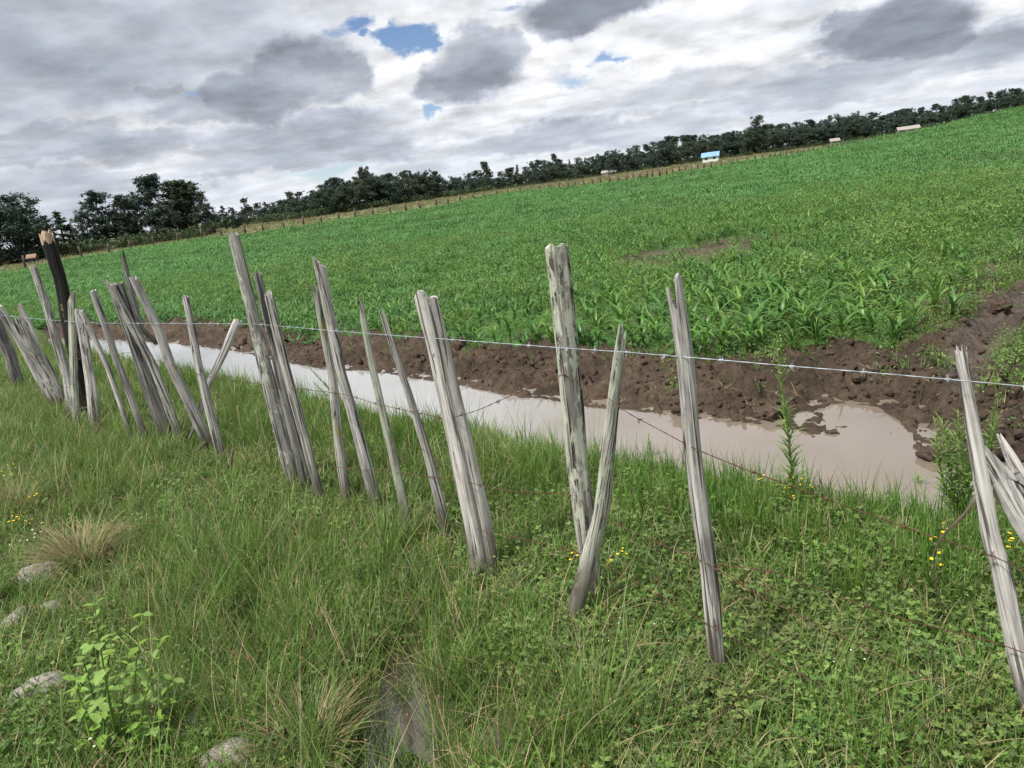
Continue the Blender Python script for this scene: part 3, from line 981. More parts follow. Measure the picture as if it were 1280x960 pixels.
wire('rusty_wire', [(150, 480), (185, 495), (240, 501), (292, 497), (330, 494), (370, 514), (420, 523), (452, 526), (490, 546), (530, 562)],
     M['rust'], 0.0009, 'thin rusty wire between the double plank and the thinnest stake', seed=6, twist=False)
wire('rusty_wire', [(893, 706), (960, 712), (1070, 753), (1133, 775), (1180, 787), (1237, 800), (1285, 818), (1340, 838)],
     M['rust'], 0.0010, 'rusty wire low in the grass between forked stake and right edge', barbs=BARB_R, spacing=0.25, seed=7)


def twig(pts, base, rads, label, name='dead_twig', shift=0.0, mat='twig'):
    b = ground(*base)
    W = [on_plane(p[0], p[1], b, shift) for p in pts]
    mb = MB()
    mb.tube(W, rads, 5)
    o = link(name, mb.mesh(name, M[mat], True))
    tag(o, label, 'twig')
    return o


twig([(1190, 782), (1180, 768), (1173, 750), (1167, 718), (1168, 690), (1180, 668), (1203, 646), (1222, 622)], (1190, 782), [.003, .003, .003, .003, .003, .004, .006, .004],
     'dark bent bramble stem arching out of the grass by the bleached stake')
twig([(72, 535), (88, 516), (100, 511), (112, 509), (123, 512)], (82, 532), [.008, .01, .009, .008, .005], 'bare curved branch lying at the foot of the charred post', shift=0.1)
twig([(238, 568), (250, 560), (258, 552)], (246, 566), [.012, .014, .009], 'short dark broken branch under the pale slanting stick', shift=0.05)
twig([(205, 552), (212, 470), (208, 405)], (205, 552), [.004, .004, .003], 'thin upright twig behind the kinked stake', shift=-0.1)
twig([(283, 578), (287, 590), (292, 556)], (290, 592), [.008, .012, .006], 'small dark rotten stub right of the crossed stakes')


# ------------------------------------------------------------------ plant prototypes
PROTO = {}


def strip(mb, p0, dirh, length, width, bend, up=1.0, n=4, mi=0, fold=0.0, twist=0.0):
    """a grass blade or long leaf as a bent strip"""
    dirh = np.array([dirh[0], dirh[1], 0.0]); dirh /= np.linalg.norm(dirh)
    side = np.array([-dirh[1], dirh[0], 0])
    side = side*math.cos(twist)+np.array([0, 0, 1])*math.sin(twist)
    p = np.array(p0, float)
    ang = up
    V = []; Fc = []
    for i in range(n+1):
        t = i/n
        w = width*0.5*(1-t**1.8)*(0.65+0.35*math.sin(min(1, t*2.2)*math.pi/2)) if i < n else 0
        if i < n:
            if fold:
                tang = dirh*math.cos(ang)+np.array([0, 0, 1])*math.sin(ang)
                nn = np.cross(side, tang)
                V += [p-side*w+nn*(-fold)*w, p, p+side*w+nn*(-fold)*w]
            else:
                V += [p-side*w, p+side*w]
        else:
            V.append(p)
        p = p+(dirh*math.cos(ang)+np.array([0, 0, 1])*math.sin(ang))*length/n
        ang -= bend/n
    k = 3 if fold else 2
    for i in range(n-1):
        for j in range(k-1):
            Fc.append((i*k+j, i*k+j+1, (i+1)*k+j+1, (i+1)*k+j))
    for j in range(k-1):
        Fc.append(((n-1)*k+j, (n-1)*k+j+1, n*k))
    mb.add(V, Fc, mi)


def rd():
    a = random.uniform(0, 2*math.pi)
    return (math.cos(a), math.sin(a))


def p_clump(n, hmin, hmax, w, spread, mats, dry=0.0, bend=(0.3, 1.2), seg=4, up=(1.1, 1.5)):
    mb = MB()
    for _ in range(n):
        a = rd(); q = random.uniform(0, spread)
        b = rd()
        mi = 1 if random.random() < dry else 0
        strip(mb, (b[0]*q, b[1]*q, -0.01), a, random.uniform(hmin, hmax), w*random.uniform(.7, 1.3), random.uniform(*bend), random.uniform(*up), seg, mi)
    return mb.mesh('clump', mats)


def palm_leaf(mb, c, nrm_tilt, az, s, mi=0, lobes=5):
    """lobed roundish leaf"""
    ca, sa = math.cos(az), math.sin(az)
    V = [(0, 0, 0)]
    m = lobes*2+1
    for i in range(m):
        a = -2.5+5.0*i/(m-1)
        r = s*(1.0 if i % 2 == 1 else 0.62)*(1-0.12*abs(a)/2.5)
        V.append((r*math.cos(a), r*math.sin(a), 0.12*s*(1 if i % 2 else -0.6)))
    R_ = Matrix.Rotation(az, 3, 'Z') @ Matrix.Rotation(nrm_tilt, 3, 'Y')
    V = [tuple(R_ @ Vector(v)+Vector(c)) for v in V]
    mb.add(V, [(0, i, i+1) for i in range(1, m)], mi)


def oval_leaf(mb, c, az, tilt, s, asp=0.5, mi=0):
    V = [(0, 0, 0), (0.33*s, -asp*s*.5, 0.05*s), (0.33*s, 0, -0.02*s), (0.33*s, asp*s*.5, 0.05*s), (0.7*s, -asp*s*.36, 0.03*s), (0.7*s, 0, -0.03*s), (0.7*s, asp*s*.36, 0.03*s), (s, 0, -0.1*s)]
    R_ = Matrix.Rotation(az, 3, 'Z') @ Matrix.Rotation(-tilt, 3, 'Y')
    V = [tuple(R_ @ Vector(v)+Vector(c)) for v in V]
    mb.add(V, [(0, 1, 2), (0, 2, 3), (1, 4, 5, 2), (2, 5, 6, 3), (4, 7, 5), (5, 7, 6)], mi)


def p_herb(n, h, s, mats, spread=0.06, lobes=5):
    mb = MB()
    for _ in range(n):
        b = rd(); q = spread*math.sqrt(random.random())
        hh = h*random.uniform(0.35, 1.0)
        c = (b[0]*q*1.6, b[1]*q*1.6, hh)
        strip(mb, (b[0]*q*.4, b[1]*q*.4, 0), b, hh*1.05, 0.0025, 0.3, 1.3, 2, 0)
        palm_leaf(mb, c, random.uniform(-0.6, 0.6), random.uniform(0, 6.28), s*random.uniform(.6, 1.2), 0, lobes)
    return mb.mesh('herb', mats)


def p_clover(n, h, s, mats, spread=0.07):
    mb = MB()
    for _ in range(n):
        b = rd(); q = spread*math.sqrt(random.random())
        c = np.array((b[0]*q, b[1]*q, h*random.uniform(.2, 1)))
        az = random.uniform(0, 6.28)
        for k in range(3):
            oval_leaf(mb, c, az+k*2.09, random.uniform(-0.2, 0.5), s*random.uniform(.8, 1.2), 0.85)
    return mb.mesh('clover', mats)


def p_rush(n, h, mats, spread=0.05):
    """thin arching culms, some with a small seed head"""
    mb = MB()
    for i in range(n):
        b = rd(); q = spread*math.sqrt(random.random())
        L = h*random.uniform(.55, 1.1); up = random.uniform(1.0, 1.5); bend = random.uniform(0.1, 1.0)
        a = rd()
        mi = 0 if random.random() < .86 else 1
        strip(mb, (b[0]*q, b[1]*q, -.01), a, L, 0.0032*random.uniform(.7, 1.3), bend, up, 5, mi, twist=random.uniform(-.6, .6))
        if random.random() < 0.13:
            p = np.array((b[0]*q, b[1]*q, -.01)); ang = up
            for s in range(4):
                p = p+(np.array([a[0], a[1], 0])*math.cos(ang)+np.array([0, 0, 1])*math.sin(ang))*L/5; ang -= bend/5
            r = 0.0035*random.uniform(.7, 1.2)
            mb.add([p+np.array(v)*r for v in ((1, 0, 0), (-1, 0, 0), (0, 1, 0), (0, -1, 0), (0, 0, 2.0), (0, 0, -2.0))],
                   [(0, 2, 4), (2, 1, 4), (1, 3, 4), (3, 0, 4), (2, 0, 5), (1, 2, 5), (3, 1, 5), (0, 3, 5)], 2)
    return mb.mesh('rush', mats)


def maize_leaves(seed, h):
    r = random.Random(seed)
    out = []
    n = r.randint(7, 9)
    a0 = r.uniform(0, 6.28)
    for i in range(n):
        a = a0+i*2.6+r.uniform(-.4, .4)
        z = h*(0.06+0.42*i/n)
        out.append((z, a, h*r.uniform(0.75, 1.1)*(0.75+0.35*math.sin(math.pi*(i+1)/(n+1))), h*r.uniform(0.09, 0.13), r.uniform(1.3, 2.2), r.uniform(1.05, 1.35)))
    return out


def maize_whole(seed, h, mats, seg=5):
    mb = MB()
    mb.tube([(0, 0, -.02), (0, 0, h*.3), (0.01, 0, h*.55)], [h*.025, h*.02, h*.008], 6)
    for z, a, L, w, bend, up in maize_leaves(seed, h):
        strip(mb, (0, 0, z), (math.cos(a), math.sin(a)), L, w, bend, up, seg, 0, fold=0.35)
    return mb.mesh('maize_plant', mats, smooth=True)


def p_weed(n, h, s, mats, spread=0.12):
    mb = MB()
    for _ in range(n):
        b = rd(); q = spread*math.sqrt(random.random())
        z = h*(random.random()**0.7)
        oval_leaf(mb, (b[0]*q, b[1]*q, z), math.atan2(b[1], b[0])+random.uniform(-1, 1), random.uniform(-0.3, 0.9), s*random.uniform(.6, 1.3), random.uniform(.3, .55))
    for _ in range(4):
        b = rd()
        strip(mb, (0, 0, 0), b, h, 0.006, 0.3, 1.2, 3)
    return mb.mesh('weed', mats)


def scatter(name, P_, scl, idx_, protos, label, cat, tilt=0.12, rotz=None):
    n = len(P_)
    me = bpy.data.meshes.new(name)
    me.vertices.add(n)
    me.vertices.foreach_set('co', np.asarray(P_, np.float32).ravel())
    rot = np.stack([rng.normal(0, tilt, n), rng.normal(0, tilt, n), rng.uniform(0, 6.283, n) if rotz is None else rotz], 1)
    a = me.attributes.new('rot', 'FLOAT_VECTOR', 'POINT'); a.data.foreach_set('vector', rot.astype(np.float32).ravel())
    a = me.attributes.new('scl', 'FLOAT', 'POINT'); a.data.foreach_set('value', np.asarray(scl, np.float32))
    a = me.attributes.new('pick', 'INT', 'POINT'); a.data.foreach_set('value', np.asarray(idx_, np.int32))
    col = bpy.data.collections.new(name+'_kinds')
    for k, pm in enumerate(protos):
        po = bpy.data.objects.new('%s_kind_%02d' % (name, k), pm)
        col.objects.link(po)
    o = link(name, me)
    g = bpy.data.node_groups.new(name, 'GeometryNodeTree')
    g.interface.new_socket('Geometry', in_out='INPUT', socket_type='NodeSocketGeometry')
    g.interface.new_socket('Geometry', in_out='OUTPUT', socket_type='NodeSocketGeometry')
    gi = g.nodes.new('NodeGroupInput'); go = g.nodes.new('NodeGroupOutput')
    ci = g.nodes.new('GeometryNodeCollectionInfo'); ci.inputs[0].default_value = col
    ci.inputs['Separate Children'].default_value = True; ci.inputs['Reset Children'].default_value = True
    ip = g.nodes.new('GeometryNodeInstanceOnPoints')
    ip.inputs['Pick Instance'].default_value = True

    def attr(nm, dt):
        q = g.nodes.new('GeometryNodeInputNamedAttribute'); q.data_type = dt; q.inputs[0].default_value = nm
        return q.outputs[0]
    g.links.new(gi.outputs[0], ip.inputs['Points'])
    g.links.new(ci.outputs[0], ip.inputs['Instance'])
    g.links.new(attr('pick', 'INT'), ip.inputs['Instance Index'])
    g.links.new(attr('rot', 'FLOAT_VECTOR'), ip.inputs['Rotation'])
    g.links.new(attr('scl', 'FLOAT'), ip.inputs['Scale'])
    g.links.new(ip.outputs[0], go.inputs[0])
    md = o.modifiers.new('scatter', 'NODES'); md.node_group = g
    tag(o, label, cat, kind='stuff')
    return o


def sample(n, r0, r1, pw=1.0, amax=50):
    """random ground points, areal density falling off as r**-(1+pw)"""
    u = rng.random(n)
    if abs(pw) < 1e-6:
        r = r0+(r1-r0)*u
    elif abs(pw-1) < 1e-6:
        r = r0*(r1/r0)**u
    else:
        k = 1-pw
        r = (r0**k+(r1**k-r0**k)*u)**(1/k)
    a = np.radians(rng.uniform(-amax, amax, n))
    x = r*np.sin(a); y = r*np.cos(a)
    return x, y, r


def to_px(x, y, z):
    q = (np.stack([x, y, z-HC], 1)) @ RN
    dd = np.maximum(-q[:, 2], 1e-3)
    return CX+F*q[:, 0]/dd, CY-F*q[:, 1]/dd


def verge_ok(x, y, gap=0.0):
    d = sdf(water_poly, x, y)
    return (~far_side(x, y)) & (d > gap), d


def avoid_puddles(x, y, g=0.03):
    ok = np.ones(len(x), bool)
    for pp in puddle_polys:
        ok &= sdf(pp, x, y) > g
    return ok


def gauss_px(px, py, cx, cy, rx, ry):
    return np.exp(-(((px-cx)/rx)**2+((py-cy)/ry)**2))


rocks_px = [(50, 722), (62, 756), (20, 776), (58, 862), (203, 866), (240, 922), (300, 950), (165, 880)]

# ---- short turf over the whole near bank
turf = [p_clump(20, .04, .13, .0036, .06, [M['grass'], M['straw']], 0.14, (0.2, 1.3), 3, (0.7, 1.5)) for _ in range(5)]
x, y, r = sample(34000, 0.9, 15, 0.25, 52)
ok, d = verge_ok(x, y, 0.02)
ok &= avoid_puddles(x, y) | (rng.random(len(x)) < .12)
ppx, ppy = to_px(x, y, height(x, y))
ok &= rng.random(len(x)) < 1-0.2*sstep(ppx-0.55*(ppy-600), 420, 640)*sstep(ppy, 590, 660)
x, y, r, d = x[ok], y[ok], r[ok], d[ok]
z = height(x, y)
scatter('turf', np.stack([x, y, z], 1), rng.uniform(.7, 1.4, len(x))*(1+0.04*r), rng.integers(0, 5, len(x)), turf, 'short green turf covering the bank on the near side of the ditch', 'grass')

# ---- broad-leaved herbs: right half and patches on the left
herb = [p_herb(12, .09, .0125, [M['herb']], .06, l) for l in (5, 5, 4, 3)]+[p_clover(24, .06, .0095, [M['herb']], .07) for _ in range(3)]
x, y, r = sample(17000, 0.95, 12, 0.3, 50)
ok, d = verge_ok(x, y, 0.15)
z = height(x, y)
px, py = to_px(x, y, z)
den_ = 0.25+0.75*sstep(px-0.55*(py-600), 420, 640)
den_ = np.maximum(den_, 0.9*gauss_px(px, py, 270, 620, 130, 45))
den_ = np.maximum(den_, 0.9*gauss_px(px, py, 60, 870, 120, 110))
den_ *= 1-0.55*sstep(620-py, 0, 60)
den_ *= 0.45+0.9*vnoise(x*2.2, y*2.2, 5)
ok &= rng.random(len(x)) < den_
ok &= avoid_puddles(x, y, .05)
P_ = np.stack([x, y, z], 1)[ok]
scatter('broad_leaved_herbs', P_, rng.uniform(.45, 1.35, len(P_)), rng.integers(0, 7, len(P_)), herb, 'low broad leaved herbs and clover carpeting the near bank', 'ground cover', 0.2)

# ---- tall bright grass along the water's near edge
edge = [p_clump(15, .12, .30, .0045, .05, [M['grass_lush'], M['straw']], 0.05, (0.1, 0.9), 4, (1.15, 1.55)) for _ in range(5)]
x, y, r = sample(16000, 2.5, 16, 0.5, 50)
ok, d = verge_ok(x, y, 0.03)
pr_ = (1-sstep(d, 0.35, 1.3))*(0.35+0.9*vnoise(x*1.7, y*1.7, 8))
ok &= rng.random(len(x)) < pr_
x, y, r = x[ok], y[ok], r[ok]
z = height(x, y)
scatter('bank_grass', np.stack([x, y, z], 1), rng.uniform(.55, 1.15, len(x)), rng.integers(0, 5, len(x)), edge, 'taller bright green grass fringing the near edge of the ditch', 'grass', 0.10)

# ---- tall rush grass: left and bottom middle
rush = [p_rush(24, h, [M['grass'], M['straw'], M['seed']], .06) for h in (.42, .36, .5, .3)]
x, y, r = sample(13500, 1.15, 13, 0.2, 52)
ok, d = verge_ok(x, y, 0.3)
z = height(x, y)
px, py = to_px(x, y, z)
den_ = np.maximum.reduce([0.9*gauss_px(px, py, 290, 790, 170, 110), 0.9*gauss_px(px, py, 450, 900, 190, 110), 0.55*gauss_px(px, py, 650, 950, 110, 60), 0.8*gauss_px(px, py, 60, 590, 150, 60),
                          0.5*gauss_px(px, py, 620, 590, 120, 40), 0.35*gauss_px(px, py, 330, 540, 150, 40), 0.13*np.ones(len(x))*(px < 700), 0.28*gauss_px(px, py, 1150, 930, 90, 50)])
ok &= rng.random(len(x)) < den_*(0.35+0.9*vnoise(x*3, y*3, 12))
ok &= avoid_puddles(x, y, -.04) | (rng.random(len(x)) < .13)
ok &= ~((py > 800) & (px < 200) & (rng.random(len(x)) < .8))
ok &= rng.random(len(x)) > np.maximum(.9*gauss_px(px, py, 100, 690, 75, 40), .6*gauss_px(px, py, 20, 610, 60, 60))
P_ = np.stack([x, y, z], 1)[ok]
scatter('rush_grass', P_, rng.uniform(.6, 1.1, len(P_)), rng.integers(0, 4, len(P_)), rush, 'tall thin rush grass arching over the puddles on the left', 'grass', 0.12)

# ---- dry straw
straw = [p_clump(18, .10, .28, .0035, .07, [M['straw'], M['grass']], 0.2, (0.6, 2.0), 4, (0.25, 1.2)) for _ in range(4)]
x, y, r = sample(14000, 1.15, 12, 0.3, 52)
ok, d = verge_ok(x, y, 0.25)
z = height(x, y)
px, py = to_px(x, y, z)
den_ = np.maximum.reduce([2.5*gauss_px(px, py, 105, 690, 65, 28), 1.0*gauss_px(px, py, 20, 610, 60, 60), 0.6*gauss_px(px, py, 390, 930, 80, 60), 0.55*gauss_px(px, py, 790, 800, 130, 60), 0.4*gauss_px(px, py, 980, 870, 90, 60),
                          0.5*gauss_px(px, py, 270, 925, 60, 50), 0.30*gauss_px(px, py, 650, 570, 120, 40), 0.4*gauss_px(px, py, 430, 690, 130, 50), 0.20*np.ones(len(x))])
ok &= rng.random(len(x)) < den_*(0.3+0.9*vnoise(x*4, y*4, 15))
ok &= avoid_puddles(x, y, -.02)
P_ = np.stack([x, y, z], 1)[ok]
scatter('dry_grass', P_, rng.uniform(.55, 1.1, len(P_)), rng.integers(0, 4, len(P_)), straw, 'dry straw coloured grass lying in patches over the near bank', 'dry grass', 0.25)


def tussock(px, py, R, H, n, label, dry):
    b = ground(px, py)
    mb = MB()
    for _ in range(n):
        q = rd(); u = R*math.sqrt(random.random())*.55
        a = (q[0]+random.gauss(0, .4), q[1]+random.gauss(0, .4))
        strip(mb, (q[0]*u, q[1]*u, -.01), a, H*random.uniform(.6, 1.5), .0038*random.uniform(.7, 1.4), random.uniform(.6, 2.0), random.uniform(.75, 1.45), 6, 0 if random.random() < dry else 1)
    o = link('grass_tussock', mb.mesh('grass_tussock', [M['straw'], M['grass']]), None, b)
    tag(o, label, 'grass tussock')


tussock(105, 706, .20, .24, 620, 'dry brown grass tussock drooping above the pointed pale stone', .85)
tussock(22, 640, .22, .24, 420, 'straw coloured grass tussock at the left edge among yellow flowers', .6)
tussock(385, 945, .16, .2, 320, 'half dead grass tussock at the bottom, left of the puddle', .6)


# ---- flowers (tiny, in drifts)
def p_flower(mat, h, s, n=5):
    mb = MB()
    for _ in range(n):
        b = rd(); q = .05*random.random()
        hh = h*random.uniform(.6, 1.1)
        strip(mb, (b[0]*q, b[1]*q, 0), b, hh, .0022, .25, 1.35, 3, 0)
        c = np.array((b[0]*(q+hh*.2), b[1]*(q+hh*.2), hh*.93))
        m = 7
        V = [c+np.array((0, 0, s*.3))]+[c+s*np.array((math.cos(6.28*k/m), math.sin(6.28*k/m), 0.1*(k % 2))) for k in range(m)]
        mb.add(V, [(0, 1+k, 1+(k+1) % m) for k in range(m)], 1)
    return mb.mesh('flower', [M['grass'], mat])


fl_pts = []
for (cx, cy, rx, ry, n, kind, s) in [(40, 590, 30, 12, 4, 0, .85), (25, 645, 30, 14, 6, 0, .85), (25, 668, 30, 10, 4, 1, 1), (1000, 615, 30, 8, 7, 0, .9), (1185, 700, 10, 14, 3, 0, 1), (1270, 690, 12, 18, 3, 0, 1),
                                     (605, 560, 16, 10, 5, 0, .8), (1060, 622, 60, 10, 3, 0, .8), (120, 935, 60, 15, 2, 1, 1), (810, 790, 60, 40, 12, 1, .6), (1110, 860, 70, 60, 9, 1, .6), (780, 720, 90, 30, 3, 0, .7)]:
    for _ in range(n):
        p = ground(cx+random.gauss(0, rx*.7), cy+random.gauss(0, ry*.7)+18)
        fl_pts.append((*p, kind, s))
fl_pts = np.array(fl_pts)
for kind, nm, lab in ((0, 'yellow_flowers', 'tiny yellow daisy flowers dotted along the bank'), (1, 'white_flowers', 'tiny white flowers dotted in the grass')):
    q = fl_pts[fl_pts[:, 3] == kind]
    scatter(nm, q[:, :3], q[:, 4]*rng.uniform(.6, 1.0, len(q)), rng.integers(0, 2, len(q)),
            [p_flower(M['yellow' if kind == 0 else 'white'], .16 if kind == 0 else .10, .009 if kind == 0 else .006, 3) for _ in range(2)], lab, 'flowers')

# ------------------------------------------------------------------ the crop field
wd = [p_weed(26, .20, .045, [M['weed']], .13) for _ in range(4)]+[p_weed(34, .30, .038, [M['weed']], .16) for _ in range(2)]
wgrass = [p_clump(14, .10, .26, .010, .08, [M['weed'], M['straw']], .06, (.4, 1.4), 3, (1.0, 1.5)) for _ in range(2)]


def field_ok(x, y, off=0.0):
    f = far_side(x, y) & (fence_side(x, y) < -0.5)
    dw = np.full(len(x), 50.0); n = np.hypot(x, y) < 22
    dw[n] = sdf(water_poly, x[n], y[n])
    mw = 0.85+off+0.9*(fbm(x*0.8, y*0.8, 91)-0.5)+0.4*(fbm(x*4, y*4, 92)-0.5)
    dc = sdf(chan_poly, x, y)
    return f & (dw > mw) & (dc > 0.12), dw


def bare(x, y):
    b = np.zeros(len(x))
    for k, pp in enumerate(bare_polys):
        d = sdf(pp, x+0.9*(fbm(x*.8, y*.8, 101)-.5), y+0.9*(fbm(x*.8, y*.8, 105)-.5))
        b = np.maximum(b, sstep(-d, -0.5, 0.3)*(0.85 if k == 0 else 0.55))
    return b


def maize_zone(px, py):
    """1 where young maize stands in the photograph, 0 in the weedy part on the right"""
    return np.clip(1.0-sstep(px, 1010, 1110)+0.12, 0, 1)


x, y, r = sample(42000, 5.2, 26, 1.0, 46)
ok, dw = field_ok(x, y)
z = height(x, y)
px, py = to_px(x, y, z)
ok &= rng.random(len(x)) > bare(x, y)
ok &= rng.random(len(x)) < (0.25+1.0*sstep(vnoise(x*1.3, y*1.3, 33), .25, .7))*np.where(px > 960, 1.0, 0.7)
P_ = np.stack([x, y, z], 1)[ok]; rk = r[ok]
pk = np.where(rng.random(len(P_)) < .68, rng.integers(0, 6, len(P_)), rng.integers(6, 8, len(P_)))
scatter('field_weeds', P_, rng.uniform(.45, 1.1, len(P_))*(0.55+0.03*rk)*(0.45+0.55*sstep(dw[ok], 1.0, 3.2)), pk, wd+wgrass, 'green weeds growing between the young maize and over the right of the field', 'weeds', .2)

bw = [p_weed(60, .34, .05, [M['weed']], .22) for _ in range(4)]
x, y, r = sample(16000, 5.6, 30, .8, 46)
ok, dw = field_ok(x, y, .1)
z = height(x, y)
px, py = to_px(x, y, z)
ok &= rng.random(len(x)) < sstep(px-1.2*(py-250)*0, 900, 1080)*sstep(fbm(x*.55, y*.55, 140, 3), .42, .60)*(1-.75*(bare(x, y) > .3))
P_ = np.stack([x, y, z], 1)[ok]
scatter('weed_mounds', P_, rng.uniform(.45, 1.1, len(P_))*(0.4+0.6*sstep(dw[ok], 1.0, 3.2)), rng.integers(0, 4, len(P_)), bw, 'bushy light green weed mounds over the right part of the field', 'weeds', .2)

# sparse weeds and grass on the dug mud
x, y, r = sample(9000, 4.5, 14, .5, 48)
dwm = sdf(water_poly, x, y)
ok = far_side(x, y) & (dwm > .28) & (dwm < 2.0) & (sdf(chan_poly, x, y) > .05)
ok &= rng.random(len(x)) < 0.34*sstep(vnoise(x*2.1, y*2.1, 44), .35, .8)+.03+.4*sstep(dwm, 1.0, 1.7)
P_ = np.stack([x, y, height(x, y)], 1)[ok]
scatter('mud_weeds', P_, rng.uniform(.25, .6, len(P_)), rng.integers(0, 8, len(P_)), wd+wgrass, 'sparse weeds sprouting from the dug brown mud bank', 'weeds', .25)

x, y, r = sample(9000, 4.5, 13, .5, 48)
dwm = sdf(water_poly, x, y)
ok = far_side(x, y) & (dwm > .12) & (dwm < 2.0) & (rng.random(len(x)) < .5*vnoise(x*2.6, y*2.6, 48))
P_ = np.stack([x, y, height(x, y)+.004], 1)[ok]
xb, yb, rb = sample(14000, 5.0, 13, .5, 48)
pbx, pby = to_px(xb, yb, height(xb, yb))
okb = far_side(xb, yb) & (pbx > 1090) & (sdf(water_poly, xb, yb) > .5) & (sdf(chan_poly, xb, yb) > .03) & (rng.random(len(xb)) < .75*sstep(vnoise(xb*2.4, yb*2.4, 147), .32, .62))
Pb = np.stack([xb, yb, height(xb, yb)], 1)[okb]
scatter('bank_weeds', Pb, rng.uniform(.3, .8, len(Pb)), rng.integers(0, 8, len(Pb)), wd+wgrass, 'weeds and grass growing around the wet mud channel on the right', 'weeds', .2)
bits = [p_clump(4, .05, .16, .004, .05, [M['straw'], M['grass']], .25, (-.2, .5), 3, (-.05, .5)) for _ in range(4)]
scatter('straw_bits', P_, rng.uniform(.5, 1.1, len(P_)), rng.integers(0, 4, len(P_)), bits, 'loose straw and dead roots lying on the dug mud', 'straw', .2)

# maize: the nearest plants one by one, the rest as one mass
x, y, r = sample(26000, 5.6, 24, 1.0, 46)
ok, dw = field_ok(x, y, .12)
z = height(x, y)
px, py = to_px(x, y, z)
ok &= rng.random(len(x)) > np.minimum(1, bare(x, y)*1.15)
ok &= rng.random(len(x)) < maize_zone(px, py)*(0.4+.8*vnoise(x*.9, y*.9, 55))
x, y, z, r, px, py = (q[ok] for q in (x, y, z, r, px, py))
ordr = np.argsort(r)
x, y, z, r, px, py = (q[ordr] for q in (x, y, z, r, px, py))
# thin the near plants so that they do not grow through each other
keep = np.ones(len(x), bool)
cell = {}
for i in range(len(x)):
    g = 0.15+0.006*r[i]
    k = (int(x[i]/g), int(y[i]/g))
    if k in cell:
        keep[i] = False
    cell[k] = 1
x, y, z, r, px, py = (q[keep] for q in (x, y, z, r, px, py))
mz = [maize_whole(k, .40, [M['maize']]) for k in range(8)]
inv = (px > -40) & (px < 1320)
ni = np.where(inv)[0][:280]
rest = np.setdiff1d(np.arange(len(x)), ni)
MG = 'young maize plants at the near edge of the field'
LEAFM = {}
for j, i in enumerate(ni):
    h = random.uniform(.62, 1.08)*np.interp(px[i], [200, 500, 800, 900, 1080, 1200], [.55, .66, .78, .9, .92, .8])
    k = random.randrange(8)
    if j < 36:
        if k not in LEAFM:
            mb = MB(); mb.tube([(0, 0, -.02), (0, 0, .12), (0.01, 0, .22)], [.01, .008, .0035], 6)
            LEAFM[k] = (mb.mesh('maize_plant', M['maize'], True), [])
            for (zz, a, L, w, bend, up) in maize_leaves(k, .40):
                lb = MB(); strip(lb, (0, 0, zz), (math.cos(a), math.sin(a)), L, w, bend, up, 5, 0, fold=.35)
                LEAFM[k][1].append(lb.mesh('leaf', M['maize'], True))
        o = link('maize_plant', LEAFM[k][0])
        for lm in LEAFM[k][1]:
            link('leaf', lm, o)
    else:
        o = link('maize_plant', mz[k])
    o.location = (x[i], y[i], z[i]-.01)
    o.rotation_euler = (random.gauss(0, .1), random.gauss(0, .1), random.uniform(0, 6.28))
    o.scale = (h, h, h)
    gp = np.searchsorted([310, 430, 530, 690, 775, 850, 980, 1100], px[i])
    row = 'front row' if i < ni[90] else 'back rows'
    tag(o, 'young '+row+' maize, '+['left of the bundle of three stakes', 'between the bundle of three and the moss stained stake', 'between the moss stained and twin topped stakes',
        'between the twin topped and lichen covered stakes', 'between the lichen covered stake and crooked stake', 'between crooked and forked stakes', 'between the forked stake and tall weed', 'right of the tall weed',
        'far right of the tall weed'][gp], 'maize plant', MG)
scatter('maize_rows', np.stack([x, y, z], 1)[rest], rng.uniform(.5, .85, len(rest))*(0.8+0.010*r[rest])*np.interp(px[rest], [300, 700, 900], [.68, .85, 1.0]), rng.integers(0, 8, len(rest)), mz,
        'young maize covering the field behind the front rows', 'maize crop', .1)


# the far crop: denser, lower clumps
def p_crop(n, h, s, spread):
    mb = MB()
    for _ in range(n):
        b = rd(); q = spread*math.sqrt(random.random())
        strip(mb, (b[0]*q, b[1]*q, h*.2*random.random()), rd(), h*random.uniform(.5, 1.2), s, random.uniform(.8, 2.0), random.uniform(.7, 1.4), 3)
    return mb.mesh('crop', [M['crop_far']])


crop = [p_crop(54, .19, .042, .5) for _ in range(5)]
x, y, r = sample(70000, 10, 200, .75, 46)
ok, dw = field_ok(x, y)
z = height(x, y)
px, py = to_px(x, y, z)
ok &= rng.random(len(x)) > np.minimum(1, bare(x, y)*1.1)
ok &= rng.random(len(x)) < np.where((px > 820) & (r < 26), .30, 1.0)
ok &= ~((r < 16) & (rng.random(len(x)) < .7))
P_ = np.stack([x, y, z], 1)[ok]; rk = r[ok]
lump = 0.55+0.9*fbm(P_[:, 0]*.22, P_[:, 1]*.35, 120, 4)
scatter('green_crop', P_, (0.40+0.013*rk)*lump*rng.uniform(.7, 1.25, len(P_)), rng.integers(0, 5, len(P_)), crop, 'green crop filling the middle and far field up to the distant fence', 'crop', .12)

# rough tufts in the dry meadow beyond the far fence
x, y, r = sample(16000, 50, 330, .5, 46)
ok = (fence_side(x, y) > 0.3)
P_ = np.stack([x, y, height(x, y)], 1)[ok]; rk = r[ok]
tuft = [p_clump(26, .08, .26, .05, .5, [M['straw'], M['meadow_grass']], .62, (.3, 1.5), 3, (.8, 1.5)) for _ in range(4)]
scatter('meadow_tufts', P_, rng.uniform(.5, 1.3, len(P_))*(.5+.006*rk), rng.integers(0, 4, len(P_)), tuft, 'dry brown and green tufts of the meadow beyond the far fence', 'grass', .1)


